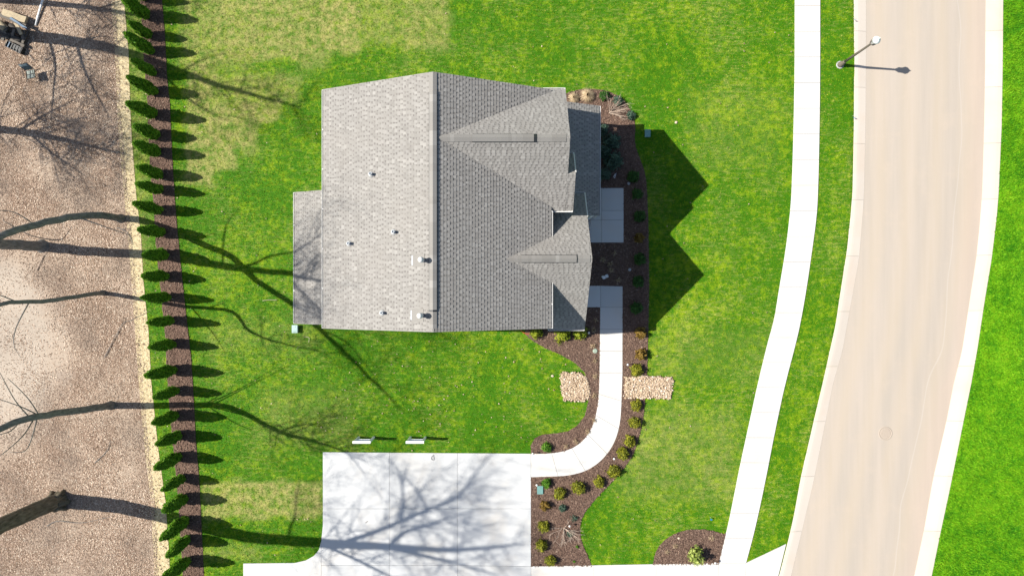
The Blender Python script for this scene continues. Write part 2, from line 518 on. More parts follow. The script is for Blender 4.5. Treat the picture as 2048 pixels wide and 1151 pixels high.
BED_MAIN = [(1120, 190), (1140, 185), (1160, 179), (1185, 178), (1215, 182), (1245, 197), (1264, 225), (1271, 250), (1269, 285), (1273, 300), (1283, 325), (1291, 348), (1295, 400), (1297, 470), (1298, 560), (1297, 640), (1295, 700), (1294, 752), (1290, 795), (1287, 830), (1279, 870), (1268, 905), (1252, 930), (1225, 962), (1200, 987), (1175, 1015), (1163, 1035), (1159, 1055), (1163, 1083), (1174, 1108), (1184, 1131), (1062, 1131), (1062, 890), (1070, 875), (1085, 868), (1110, 866), (1135, 862), (1155, 850), (1170, 830), (1177, 800), (1177, 765), (1170, 745), (1150, 725), (1120, 708), (1090, 695), (1064, 680), (1050, 668), (1052, 640), (1110, 640), (1120, 400)]
BED_CORNER = [(1306, 1128), (1310, 1105), (1322, 1085), (1343, 1069), (1370, 1059), (1400, 1057), (1425, 1060), (1447, 1067), (1452, 1064), (1437, 1127)]
ROCK_A = [(1122, 745), (1160, 745), (1172, 755), (1178, 770), (1178, 790), (1170, 800), (1150, 801), (1128, 799), (1123, 780)]
ROCK_B = [(1249, 753), (1290, 751), (1345, 755), (1341, 797), (1300, 795), (1250, 796)]
DRIVE = [(646, 903), (1062, 906), (1062, 1131), (1437, 1124), (1492, 1124), (1572, 1087), (1558, 1151), (1530, 1262), (487, 1262), (487, 1125), (590, 1124), (612, 1119), (628, 1110), (638, 1098), (643, 1080), (646, 1050)]
WALK_OUT = [(1245, 614), (1245, 745), (1243, 810), (1240, 850), (1228, 888), (1205, 919), (1175, 940), (1140, 950), (1100, 952), (1062, 953)]
WALK_IN = [(1200, 614), (1199, 745), (1197, 800), (1190, 838), (1178, 866), (1158, 888), (1132, 901), (1095, 906), (1080, 906), (1062, 906)]
wo_s = smooth_line(WALK_OUT[:2] + WALK_OUT[2:], 2); wi_s = smooth_line(WALK_IN, 2)
WALKWAY = wi_s + wo_s[::-1]
PORCH_A = [(1180, 376), (1247, 376), (1247, 485), (1180, 485)]
PORCH_B = [(1160, 571), (1245, 572), (1245, 614), (1160, 614)]
HOUSE_FOOT = [(-8.1, 8.6), (2.0, 8.6), (2.0, 4.2), (3.1, 4.2), (3.1, -1.5), (-8.1, -1.5)]

bed_main_s = GP(smooth_line(BED_MAIN[:30], 1) + BED_MAIN[30:])
bed_corner_s = GP(smooth_line(BED_CORNER, 1))
straw_poly = GP(STRAW_L + STRAW_R[::-1])
strip_poly = GP(MS_L + MS_R[::-1])
kl_out = GP(KL_OUT); kl_in = GP(KL_IN); kr_in = GP(KR_IN); kr_out = GP(KR_OUT)

# dormant sod: rectangles of turf that have not greened up yet (survey pixels)
DORM = [(360, -200, 500, 135, .6), (430, -200, 640, 118, .75), (640, -200, 720, 105, .85), (720, -200, 800, 88, .5), (800, -200, 900, 100, .62), (372, 120, 430, 370, .8), (430, 150, 600, 205, .55),
        (430, 205, 470, 340, .85), (470, 200, 560, 245, .8), (470, 245, 512, 305, .7), (250, -200, 300, 420, .45),
        (405, 962, 646, 1035, .8), (405, 1090, 520, 1118, .4), (600, 60, 660, 140, .45), (255, 420, 300, 560, .45), (1240, 820, 1480, 1000, .28), (1300, 660, 1560, 760, .15), (1380, 180, 1560, 330, .12), (400, 640, 640, 700, .2), (520, 780, 700, 880, .22)]
def dormancy(X, Y):
    px = X * S + 1024; py = 575.5 - Y * S
    px = px + 4 * np.sin(py * .11) ; py = py + 3 * np.sin(px * .07)
    d = np.zeros(len(X))
    for x0, y0, x1, y1, a in DORM:
        e = (6.0 if a >= .7 else 18.0) if a >= .4 else 40.0
        k = np.clip((px - x0) / e + .5, 0, 1) * np.clip((x1 - px) / e + .5, 0, 1) * np.clip((py - y0) / e + .5, 0, 1) * np.clip((y1 - py) / e + .5, 0, 1)
        d = np.maximum(d, k * a)
    return d

# ------------------------------------------------------------------ the setting
mb = MB(); mb.prism([(-700, -700), (700, -700), (700, 700), (-700, 700)], -0.6, -0.3)
tag(mb.build('ground', M['ground']), kind='structure')

def poly_x(line, Y):
    P = np.array(line); o = np.argsort(P[:, 1])
    return np.interp(Y, P[o, 1], P[o, 0])

def make_lawn():
    nx, ny = 300, 220
    xs = np.linspace(-34, 46, nx); ys = np.linspace(-28, 28, ny)
    X, Y = np.meshgrid(xs, ys)
    X, Y = X.ravel(), Y.ravel()
    xa = poly_x(kl_out, Y); xb = poly_x(kr_out, Y)
    z = np.where((X > xa + .2) & (X < xb - .2), -0.16, 0.0)
    idx = np.arange(nx * ny).reshape(ny, nx)
    F = np.stack([idx[:-1, :-1], idx[:-1, 1:], idx[1:, 1:], idx[1:, :-1]], -1).reshape(-1, 4)
    V = np.stack([X, Y, z], -1)
    cx, cy = V[F].mean(1)[:, 0], V[F].mean(1)[:, 1]
    fld = cx > poly_x(kr_in, cy)
    for nm, m, mat in (('lawn', ~fld, 'lawn'), ('field', fld, 'field')):
        me = np_mesh(nm, V, F[m], None, True)
        a = me.attributes.new('dormant', 'FLOAT', 'POINT')
        a.data.foreach_set('value', dormancy(X, Y).astype(np.float32))
        bm = bmesh.new(); bm.from_mesh(me)
        bmesh.ops.delete(bm, geom=[v for v in bm.verts if not v.link_faces], context='VERTS')
        bm.to_mesh(me); bm.free()
        tag(link(nm, me, M[mat]), kind='structure')
make_lawn()

# woodland floor west of the dead straw strip
wl_poly = GP([(-900, -450)] + [(x + 6, y) for x, y in STRAW_L] + [(-900, 1600)])
mb = MB(); mb.prism(wl_poly, -0.05, 0.008)
tag(mb.build('woodland_floor', M['woodland']), kind='structure')
mb = MB(); mb.prism(straw_poly, -0.05, 0.014)
tag(mb.build('straw_strip', M['straw']), kind='structure')
for poly, nm in ((strip_poly, 'mulch_strip'), (bed_main_s, 'mulch_bed'), (bed_corner_s, 'corner_mulch_bed')):
    mb = MB(); mb.prism(poly, -0.05, 0.028)
    tag(mb.build(nm, M['mulch']), kind='structure')
for poly, nm in ((ROCK_A, 'stone_bed'), (ROCK_B, 'stone_bed')):
    mb = MB(); mb.prism(GP(poly), -0.05, 0.036)
    tag(mb.build(nm, M['gravel_base']), kind='structure')

# road
def make_road():
    n, k = 90, 14
    a = resample(kl_in, n); b = resample(kr_in, n)
    V, U = [], []
    for p, q in zip(a, b):
        for j in range(k):
            t = j / (k - 1)
            crown = 0.05 * (1 - (2 * t - 1) ** 2)
            V.append((p[0] + (q[0] - p[0]) * t, p[1] + (q[1] - p[1]) * t, -0.063 + crown)); U.append(t)
    idx = np.arange(n * k).reshape(n, k)
    F = np.stack([idx[:-1, :-1], idx[1:, :-1], idx[1:, 1:], idx[:-1, 1:]], -1).reshape(-1, 4)
    me = np_mesh('road', V, F, None, True)
    at_ = me.attributes.new('across', 'FLOAT', 'POINT'); at_.data.foreach_set('value', np.array(U, dtype=np.float32))
    tag(link('road', me, M['road']), kind='structure')
make_road()

def kerb(outer, inner, name):
    root = empty(name, (outer[0][0], outer[0][1], 0))
    tag(root, kind='structure')
    n = 120
    a = resample(outer, n); b = resample(inner, n)
    # profile across: 0 outer back .. 1 inner gutter lip
    prof = [(0.0, -0.14), (0.0, 0.022), (0.03, 0.03), (0.28, 0.026), (0.45, 0.010), (1.0, -0.056), (1.0, -0.14)]
    seg = 6
    for s in range(0, n - 1, seg):
        e = min(s + seg, n - 1)
        V = []
        for i in range(s, e + 1):
            p, q = Vector((*a[i], 0)), Vector((*b[i], 0))
            if i == s and s: # joint gap
                p = p.lerp(Vector((*a[i + 1], 0)), .02); q = q.lerp(Vector((*b[i + 1], 0)), .02)
            for t, z in prof:
                w = p.lerp(q, t); V.append((w.x - root.location.x, w.y - root.location.y, z))
        m = len(prof); idx = np.arange((e - s + 1) * m).reshape(-1, m)
        F = np.stack([idx[:-1, :-1], idx[1:, :-1], idx[1:, 1:], idx[:-1, 1:]], -1).reshape(-1, 4)
        link('kerb_segment', np_mesh('kerb_segment', V, F), M['kerb'], root)
kerb(kl_out, kl_in, 'kerb')
kerb(kr_out, kr_in, 'kerb')

def shrink(poly, d):
    """counter-clockwise polygon moved inwards by d"""
    out, n = [], len(poly)
    for i in range(n):
        a, b, c = Vector(poly[i - 1]), Vector(poly[i]), Vector(poly[(i + 1) % n])
        e, f = (b - a).normalized(), (c - b).normalized()
        n1, n2 = Vector((-e.y, e.x)), Vector((-f.y, f.x))
        m = n1 + n2
        m = m / max(m.dot(n1), .3) if m.length > 1e-5 else n1
        out.append(tuple(b + m * d))
    return out

def slab_poly(poly, parent, mat, z1=0.05, z0=-0.04, gap=0.005, name='slab'):
    """one cast panel with a worn arris, shrunk a little for its joint"""
    a = sum(poly[i][0] * poly[(i + 1) % len(poly)][1] - poly[(i + 1) % len(poly)][0] * poly[i][1] for i in range(len(poly)))
    if a < 0: poly = poly[::-1]
    outer = shrink(poly, gap); inner = shrink(poly, gap + .009)
    n = len(poly); mb = MB()
    mb.v = [(x, y, z0) for x, y in outer] + [(x, y, z1 - .007) for x, y in outer] + [(x, y, z1) for x, y in inner]
    mb.face(range(2 * n, 3 * n))
    for k in range(n):
        q = (k + 1) % n
        mb.face((k, q, n + q, n + k)); mb.face((n + k, n + q, 2 * n + q, 2 * n + k))
    return mb.build(name, mat, parent)

# driveway
mb = MB(); mb.prism(GP([(x + (2 if x < 700 else -2), y + (2 if y < 1200 else 0)) for x, y in DRIVE]), -0.05, 0.012)
drive = tag(mb.build('driveway', M['joint']), kind='structure')
cols = [646, 779, 915, 1062]
for j, (y0, y1) in enumerate(((904, 1016), (1016, 1129))):
    for i in range(3):
        x0, x1 = cols[i], cols[i + 1]
        if j == 1 and i == 0:
            p = [(646, 1016), (779, 1016), (779, 1129), (643, 1129), (643, 1080), (646, 1050)]
        else:
            yy1 = y1 if not (j == 1 and i == 2) else 1131
            p = [(x0, y0 if j else 903 + (x0 - 646) * 3 / 416), (x1, y0 if j else 903 + (x1 - 646) * 3 / 416), (x1, yy1), (x0, y1)]
        slab_poly(GP(p), drive, M['drive'])
slab_poly(GP([(487, 1125), (590, 1124), (612, 1119), (628, 1110), (638, 1098), (643, 1080), (643, 1129), (643, 1262), (487, 1262)]), drive, M['drive'])
xs = [643, 779, 915, 1062, 1188, 1312, 1437]
for x0, x1 in zip(xs[:-1], xs[1:]):
    f = lambda x: 1129 if x < 1000 else 1131 - (x - 1062) * 7 / 375
    slab_poly(GP([(x0, f(x0)), (x1, f(x1)), (x1, 1262), (x0, 1262)]), drive, M['drive'] if x0 < 1000 else M['walk'])
slab_poly(GP([(1437, 1124), (1492, 1124), (1485, 1262), (1437, 1262)]), drive, M['walk'])
slab_poly(GP([(1492, 1124), (1530, 1106), (1572, 1086), (1556, 1151), (1530, 1262), (1485, 1262)]), drive, M['walk'])

# sidewalk
swl, swr = smooth_line(SW_L, 1), smooth_line(SW_R, 1)
mb = MB(); mb.prism(GP([(x + 1.5, y) for x, y in swl] + [(x - 1.5, y) for x, y in swr[::-1]]), -0.05, 0.012)
side = tag(mb.build('sidewalk', M['joint']), kind='structure')
n = 32
A, B = resample(swl, n * 3 + 1), resample(swr, n * 3 + 1)
for i in range(n):
    a = A[i * 3:i * 3 + 4]; b = B[i * 3:i * 3 + 4]
    slab_poly(GP(a + b[::-1]), side, M['walk'], gap=0.0055)

# front walk
mb = MB(); mb.prism(GP([(1200.5, 614), (1199.5, 745)] + wi_s[3:] + wo_s[::-1][:-3] + [(1244, 745), (1244, 614)]), -0.05, 0.034)
walk = tag(mb.build('front_walk', M['joint']), kind='structure')
n = 9
A = resample(WALK_IN[:2], 160) + resample(smooth_line(WALK_IN[1:], 2), 240)
B = resample(WALK_OUT[:2], 160) + resample(smooth_line(WALK_OUT[1:], 2), 240)
cuts = [0, 53, 106, 160, 200, 240, 280, 320, 360, 399]
for c0, c1 in zip(cuts[:-1], cuts[1:]):
    st = np.linspace(c0, c1, 7).astype(int)
    slab_poly(GP([A[k] for k in st] + [B[k] for k in st[::-1]]), walk, M['walk'], z1=0.055, gap=0.0055)
for poly in ([(1180, 376), (1203, 376), (1203, 440), (1180, 440)], [(1203, 376), (1247, 376), (1247, 421), (1203, 421)], [(1203, 421), (1247, 421), (1247, 440), (1203, 440)],
             [(1176, 440), (1203, 440), (1203, 485), (1176, 485)], [(1203, 440), (1247, 440), (1247, 485), (1203, 485)],
             [(1160, 571), (1201, 571), (1201, 614), (1160, 614)], [(1201, 571), (1245, 572), (1245, 614), (1201, 614)]):
    slab_poly(GP(poly), walk, M['walk'], z1=0.055, gap=0.0055)

# ------------------------------------------------------------------ the house
house = empty('house', (-3.2, 3.5, 0))
tag(house, 'two storey house with grey shingled gable roofs and white gutters', 'house')
HL = Vector((-3.2, 3.5, 0))
def hpart(mb_, name, mat, parent=None, kind=None):
    """builds in world coordinates, parents to the house or to one of its parts"""
    o = mb_.build(name, mat, house if parent is None else parent)
    o.matrix_parent_inverse = Matrix.Translation(-HL) if parent is None else Matrix.Identity(4)
    if kind: o['kind'] = kind
    return o

EXPO = 0.143
def slope(O, E, T, name='roof_slope'):
    """O eave start, E eave end, T top above O. deck box plus laminated shingles in courses"""
    O, E, T = Vector(O), Vector(E), Vector(T)
    e = (E - O); L = e.length; e.normalize()
    d = (T - O); R = d.length; d.normalize()
    nrm = e.cross(d)
    if nrm.z < 0: nrm = -nrm
    def P(u, v, h): return O + e * u + d * v + nrm * h
    mb = MB()
    c = [P(0, 0, 0), P(L, 0, 0), P(L, R, 0), P(0, R, 0)]
    b = [P(0, 0, -.14), P(L, 0, -.14), P(L, R, -.14), P(0, R, -.14)]
    mb.quad(*c); mb.quad(*b[::-1])
    for i in range(4):
        j = (i + 1) % 4; mb.quad(b[i], b[j], c[j], c[i])
    deck = hpart(mb, name, M['white_metal'])
    sb = MB()
    rows = int(math.ceil(R / EXPO))
    for r in range(rows):
        v0 = r * EXPO; v1 = min(R, v0 + EXPO); vm = v0 + (v1 - v0) * 0.48
        if r == 0: v0 = -0.03
        lo, hi = 0.014, 0.006
        u = -0.02
        ss = []
        off = random.uniform(0, .2)
        u = -0.02
        first = True
        while u < L + .02:
            w = random.uniform(.09, .19) - (off if first else 0); first = False
            w = max(w, .05)
            g = random.uniform(.055, .10)
            ss.append((u, min(u + w, L + .02), min(u + w + g, L + .02)))
            u += w + g
        tone_course = random.uniform(-.06, .06)
        for (a, bb, cc) in ss:
            t = min(1, max(.38, random.gauss(.70, .12) + tone_course))
            # tooth, standing proud of its backing layer
            n0 = len(sb.v)
            sb.v += [tuple(P(a, v0, lo + .009)), tuple(P(bb, v0, lo + .009)), tuple(P(bb, v1, hi + .004)), tuple(P(a, v1, hi + .004)),
                     tuple(P(a, v0, 0)), tuple(P(bb, v0, 0)), tuple(P(bb, v1, 0)), tuple(P(a, v1, 0))]
            sb.face((n0, n0 + 1, n0 + 2, n0 + 3), t)
            sb.face((n0 + 4, n0 + 5, n0 + 1, n0), t * .8)
            sb.face((n0 + 5, n0 + 6, n0 + 2, n0 + 1), t * .8)
            sb.face((n0 + 7, n0 + 4, n0, n0 + 3), t * .8)
            if cc > bb:
                tg = min(1, max(.38, random.gauss(.6, .1)))
                sb.quad(P(bb, v0, lo), P(cc, v0, lo), P(cc, vm, (lo + hi) / 2), P(bb, vm, (lo + hi) / 2), tg)
                sb.quad(P(bb, vm, (lo + hi) / 2), P(cc, vm, (lo + hi) / 2), P(cc, v1, hi), P(bb, v1, hi), random.uniform(0.12, .36))
                sb.quad(P(bb, v0, 0), P(cc, v0, 0), P(cc, v0, lo), P(bb, v0, lo), tg * .7)
    hpart(sb, 'shingles', M['shingle'], deck, kind='stuff')
    return deck

def gutter(a, b, out, name='gutter'):
    """open white channel along an eave from a to b, out = horizontal outward direction"""
    a, b, out = Vector(a), Vector(b), Vector(out).normalized()
    mb = MB()
    dz = Vector((0, 0, 1))
    def strip(o0, o1, z0, z1):
        P = [a + out * o0 + dz * z0, b + out * o0 + dz * z0, b + out * o1 + dz * z0, a + out * o1 + dz * z0]
        Q = [a + out * o0 + dz * z1, b + out * o0 + dz * z1, b + out * o1 + dz * z1, a + out * o1 + dz * z1]
        n = len(mb.v); mb.v += [tuple(p) for p in P + Q]
        for q in ((0, 1, 2, 3), (4, 5, 6, 7), (0, 1, 5, 4), (1, 2, 6, 5), (2, 3, 7, 6), (3, 0, 4, 7)):
            mb.face([n + i for i in q])
    strip(0.004, 0.016, -.13, -.012); strip(0.016, 0.082, -.13, -.118); strip(0.082, 0.100, -.13, -0.004)
    for s in (0, 1):
        q = a.lerp(b, s * .998 + .001); r = (b - a).normalized() * .012
        n = len(mb.v)
        for w in (-r, r):
            for o, z in ((0.0, -.125), (.094, -.125), (.094, -.008), (0.0, -.008)):
                mb.v.append(tuple(q + w + out * o + dz * z))
        for f in ((0, 1, 2, 3), (7, 6, 5, 4), (0, 4, 5, 1), (1, 5, 6, 2), (2, 6, 7, 3), (3, 7, 4, 0)):
            mb.face([n + i for i in f])
    bm = mb
    o = hpart(bm, name, M['white_metal'])
    k = int((b - a).length / 1.9)
    for i in range(1, k + 1):
        c = a.lerp(b, i / (k + 1)); hb = MB(); w = (b - a).normalized() * .02
        n = len(hb.v)
        for ww in (-w, w):
            for oo, z in ((.01, -.018), (.098, -.018), (.098, .0), (.01, .0)):
                hb.v.append(tuple(c + ww + out * oo + dz * z))
        for f in ((0, 1, 2, 3), (7, 6, 5, 4), (0, 4, 5, 1), (1, 5, 6, 2), (2, 6, 7, 3), (3, 7, 4, 0)):
            hb.face([n + i for i in f])
        hpart(hb, 'gutter_bracket', M['white_metal'], o)
    return o

YN, YS = 8.878, -1.797
ZR, ZE = 9.006, 6.45
XR, XL, XE = -3.254, -8.43, 1.73
slope((XL, YS, ZE), (XL, YN, ZE), (XR, YS, ZR))
slope((XE, YS, ZE), (XE, YN, ZE), (XR, YS, ZR))
# north front gable
AY, AZ = 6.214, 8.89
AE = 6.30
sA = (AZ - AE) / 2.70
AYS, AYN = AY - 2.70, AY + 2.70
slope((XR + .03, AYS, AE), (2.392, AYS, AE), (XR + .03, AY, AZ))
slope((XR + .03, AYN, AE), (2.392, AYN, AE), (XR + .03, AY, AZ))
# nested gable in front of it
A2Y = 4.914; A2Z = AZ - sA * (AY - A2Y)
slope((2.396, AYS, AE), (2.73, AYS, AE), (2.396, A2Y, A2Z))
slope((2.15, 5.946, A2Z - sA * (5.946 - A2Y)), (2.73, 5.946, A2Z - sA * (5.946 - A2Y)), (2.15, A2Y, A2Z - .004))
# south front gable
BY, BZ = 1.27, 7.436
sB = 0.98; BR = 3.22; BE = BZ - sB * BR
slope((1.70, BY - BR, BE), (3.47, BY - BR, BE), (1.70, BY, BZ))
slope((-0.6, -0.1, BZ - sB * 1.37), (1.699, -0.1, BZ - sB * 1.37), (-0.6, BY, BZ))
slope((-0.6, BY + BR, BE), (3.47, BY + BR, BE), (-0.6, BY, BZ))
# entrance porch roof (east) and rear porch roof (west)
slope((4.32, 3.6, 2.95), (4.32, 9.05, 2.95), (2.25, 3.6, 3.9), 'porch_roof')
slope((-10.78, -1.76, 3.03), (-10.78, 4.74, 3.03), (-8.05, -1.76, 4.33), 'porch_roof')

gutter((XL, YS, ZE), (XL, YN, ZE), (-1, 0, 0))
gutter((XE, -1.797, ZE), (XE, 0.35, ZE), (1, 0, 0))
gutter((XE, 2.30, ZE), (XE, 3.44, ZE), (1, 0, 0))
gutter((1.83, AYS, AE), (2.73, AYS, AE), (0, -1, 0))
gutter((1.40, AYN, AE), (2.392, AYN, AE), (0, 1, 0))
gutter((2.40, 5.946, A2Z - sA * 1.032), (2.73, 5.946, A2Z - sA * 1.032), (0, 1, 0))
gutter((1.75, BY - BR, BE), (3.47, BY - BR, BE), (0, -1, 0))
gutter((2.75, BY + BR, BE), (3.47, BY + BR, BE), (0, 1, 0))
gutter((4.32, 3.6, 2.95), (4.32, 9.05, 2.95), (1, 0, 0))
gutter((-10.78, -1.76, 3.03), (-10.78, 4.74, 3.03), (-1, 0, 0))

for y0, z0, y1, z1, x in ((5.946, A2Z - sA * 1.032, A2Y + .08, A2Z - sA * .08, 2.735), (BY + BR, BE, 3.3, BZ - sB * 2.03, 3.474)):
    mb = MB(); n = 0
    for q in (x, x + .05):
        mb.v += [(q, y0 + .1, z0 - .2), (q, y1, z1 - .14), (q, y1, z1 + .02), (q, y0 + .1, z0 - .06)]
    for f in ((3, 2, 1, 0), (4, 5, 6, 7), (0, 1, 5, 4), (1, 2, 6, 5), (2, 3, 7, 6), (3, 0, 4, 7)): mb.face(f)
    hpart(mb, 'rake_trim', M['white_metal'])

# ridge vents covered with cap shingles, each cap its own piece
def ridge(a, b, mid0, mid1, sl, w=0.155):
    """cap shingles along ridge a->b; between fractions mid0..mid1 they sit on a raised vent"""
    a, b = Vector(a), Vector(b)
    L = (b - a).length; d = (b - a).normalized()
    o = Vector((0, 0, 1)).cross(d).normalized()
    mb = MB()
    va, vb = a + d * (mid0 * L), a + d * (mid1 * L)
    n = len(mb.v)
    for q in (va, vb):
        for k, (s, z) in enumerate(((-.175, -sl * .175 + .02), (0, .03), (.175, -sl * .175 + .02), (.175, -sl * .175 + .055), (0, .062), (-.175, -sl * .175 + .055))):
            mb.v.append(tuple(q + o * s + Vector((0, 0, z))))
    for k in range(6):
        k2 = (k + 1) % 6
        mb.face((n + k, n + k2, n + 6 + k2, n + 6 + k))
    mb.face([n + k for k in range(6)]); mb.face([n + 6 + k for k in range(5, -1, -1)])
    vent = hpart(mb, 'ridge_vent', M['black_plastic'])
    ex = 0.15
    variants = []
    for t in (0.40, 0.46, 0.54, 0.60, 0.66, 0.86):
        cb = MB()
        for s in (-1, 1):
            p = [o * 0, o * (s * w), o * (s * w) + d * ex * 1.06, d * ex * 1.06]
            h0, h1 = 0.016, 0.006
            zz = [h0, h0 - sl * w, h1 - sl * w, h1]
            top = [p[i] + Vector((0, 0, zz[i] + .002)) for i in range(4)]
            bot = [p[i] + Vector((0, 0, zz[i] - .012)) for i in range(4)]
            if s < 0: top, bot = top[::-1], bot[::-1]
            cb.quad(*top, t); cb.quad(*bot[::-1], t)
            for i in range(4):
                j = (i + 1) % 4; cb.quad(bot[i], bot[j], top[j], top[i], t * .8)
        variants.append(cb.mesh('ridge_cap_shingle'))
    k = int(L / ex); last = random.choice(range(5))
    for i in range(k):
        q = a + d * (i * ex); f = (i + .5) / k
        raised = mid0 <= f <= mid1
        m = random.choices(range(6), (3, 4, 6, 6, 4, 2))[0] if random.random() < .55 else last
        last = m
        c = link('ridge_cap_shingle', variants[m], M['shingle'], vent)
        c.matrix_parent_inverse = Matrix.Identity(4)
        c.location = q + Vector((0, 0, .066 if raised else .03))
    return vent
PXY = lambda y, z: (575.5 - y) * (H - z) / FPX
ridge((XR, YN - .02, ZR), (XR, YS + .02, ZR), 0.075, 0.925, .46)
ridge((XR + .25, AY, AZ), (2.38, AY, AZ), 0.25, 0.75, .90)
ridge((-0.35, BY, BZ), (3.46, BY, BZ), 0.20, 0.84, .92)

# walls, gable ends, openings
def wall_prism(pts, x0, x1, axis, name='wall'):
    """pts: outline across (h, z); extruded along the other axis"""
    mb = MB(); n = len(pts)
    for q in (x0, x1):
        for h, z in pts:
            mb.v.append((q, h, z) if axis == 'x' else (h, q, z))
    for i in range(n):
        j = (i + 1) % n
        mb.face((i, j, n + j, n + i))
    mb.face(range(n)); mb.face(range(2 * n - 1, n - 1, -1))
    return hpart(mb, name, M['siding'])
W = wall_prism([(-8.1, -.1), (1.4, -.1), (1.4, ZE - .02), (XR, ZR - .3), (-8.1, ZE - .02)], YS + .3, YN - .3, 'y')
wall_prism([(3.8, -.1), (8.6, -.1), (8.6, ZE - .25), (AY, AZ - .3), (3.8, ZE - .25)], 1.0, 2.05, 'x')
wall_prism([(3.83, -.1), (5.7, -.1), (5.7, ZE - .2), (A2Y, A2Z - .35), (3.83, ZE - .25)], 2.0, 2.4, 'x')
wall_prism([(-1.55, -.1), (4.1, -.1), (4.1, 4.3), (BY, BZ - .35), (-1.55, 4.3)], 1.0, 3.1, 'x')
for y in (3.75, 6.3, 8.85):
    mb = MB(); mb.box(4.0, 4.16, y - .08, y + .08, 0.02, 2.9); hpart(mb, 'porch_post', M['white_wood'])
for y in (-1.6, 1.5, 4.55):
    mb = MB(); mb.box(-10.6, -10.44, y - .08, y + .08, 0.0, 2.95); hpart(mb, 'porch_post', M['white_wood'])
def window(axis, c, h, z, w=1.0, hh=1.5, s=1):
    def b(u0, u1, z0, z1, d0, d1):
        m = MB(); d0, d1 = sorted((c + s * d0, c + s * d1))
        if axis == 'x': m.box(d0, d1, u0, u1, z0, z1)
        else: m.box(u0, u1, d0, d1, z0, z1)
        return m
    g = hpart(b(h - w / 2, h + w / 2, z, z + hh, -.02, .02), 'window', M['glass'])
    fr = MB()
    for args in ((h - w / 2 - .08, h - w / 2, z - .08, z + hh + .08), (h + w / 2, h + w / 2 + .08, z - .08, z + hh + .08), (h - w / 2, h + w / 2, z - .08, z), (h - w / 2, h + w / 2, z + hh, z + hh + .08), (h - w / 2, h + w / 2, z + hh / 2 - .03, z + hh / 2 + .03)):
        m = b(*args, -.03, .05); k = len(fr.v); fr.v += m.v
        for f in m.f: fr.face([i + k for i in f])
    hpart(fr, 'window_frame', M['white_wood'], g)
for h, z in ((6.2, 4.7), (-.2, 3.4), (2.4, 3.4), (7.3, 1.0), (5.6, 1.0), (-.2, .9)):
    window('x', 3.1 if h < 4.1 else 2.05, h, z)
for h, z in ((-6.3, 1.0), (-3.0, 1.0), (-6.3, 4.2), (-2.0, 4.2)):
    window('y', YS + .3, h, z, s=-1); window('y', YN - .3, h, z, s=1)
mb = MB(); mb.box(3.08, 3.14, 1.55, 2.5, 0.03, 2.1); dr = hpart(mb, 'door', M['door_paint'])
mb = MB(); mb.box(3.14, 3.19, 2.36, 2.42, 1.0, 1.06); hpart(mb, 'door_handle', M['galv'], dr)
for x, y, zt in ((XL - .06, YS + .12, ZE - .1), (XE + .06, YS + .1, ZE - .1), (4.38, 3.75, 2.85), (-10.84, -1.68, 2.9)):
    mb = MB(); mb.box(x - .045, x + .045, y - .035, y + .035, .1, zt); hpart(mb, 'downspout', M['white_metal'])

# roof penetrations
def roofz(x):  # main roof surface height
    return ZR - (ZR - ZE) * (abs(x - XR) / ((XR - XL) if x < XR else (XE - XR)))
def pipe_vent(px, py, r=.062, h=.3):
    for _ in range(1):
        z = 7.8
        for _ in range(6):
            v = at(px, py, z); z = roofz(v.x)
        v = at(px, py, z)
    mb = MB(); mb.lathe([(r * 2.3, -.06), (r * 2.2, .05), (r * 1.25, .1)], 14, (v.x, v.y, v.z))
    root = hpart(mb, 'vent_pipe', M['grey_plastic'])
    mb = MB(); mb.lathe([(r, .02), (r, h), (r * .75, h), (r * .75, h - .08)], 14, (v.x, v.y, v.z)); hpart(mb, 'pipe', M['galv'], root)
    mb = MB()
    sl_ = (ZR - ZE) / (XR - XL); k = .12
    for s in (0,):
        mb.quad((v.x - k, v.y - k, v.z - sl_ * k + .03), (v.x + k, v.y - k, v.z + sl_ * k + .03), (v.x + k, v.y + k, v.z + sl_ * k + .03), (v.x - k, v.y + k, v.z - sl_ * k + .03))
    hpart(mb, 'flashing', M['shingle'], root)
for px, py in ((743, 349), (788, 464), (699, 487), (765, 625)):
    pipe_vent(px, py)
def flue(px, py):
    z = 8.8
    for _ in range(6):
        v = at(px, py, z); z = roofz(v.x)
    v = at(px, py, z)
    sl_ = (ZR - ZE) / (XR - XL)
    mb = MB(); x0 = v.x - .13
    P = [(x0 - .32, -.27), (x0 + .22, -.27), (x0 + .22, .27), (x0 - .32, .27)]
    top = [(x, v.y + y, roofz(x) + .035) for x, y in P]; bot = [(x, v.y + y, roofz(x) + .004) for x, y in P]
    mb.quad(*top)
    for i in range(4):
        j = (i + 1) % 4; mb.quad(bot[i], bot[j], top[j], top[i])
    root = hpart(mb, 'flue_flashing', M['shingle'])
    mb = MB(); mb.box(x0 - .35, x0 - .30, v.y - .2, v.y + .2, roofz(x0 - .33) + .01, roofz(x0 - .33) + .05); hpart(mb, 'flashing_apron', M['galv'], root)
    mb = MB(); mb.lathe([(.15, -.12), (.10, .10), (.085, .12), (.085, .5)], 20, (v.x, v.y, v.z)); hpart(mb, 'flue_pipe', M['white_metal'], root)
    mb = MB(); mb.lathe([(.09, .40), (.12, .42), (.12, .58), (.105, .63), (.06, .70), (.0, .705)], 20, (v.x, v.y, v.z)); hpart(mb, 'flue_cap', M['white_metal'], root)
flue(845, 520); flue(843, 630)

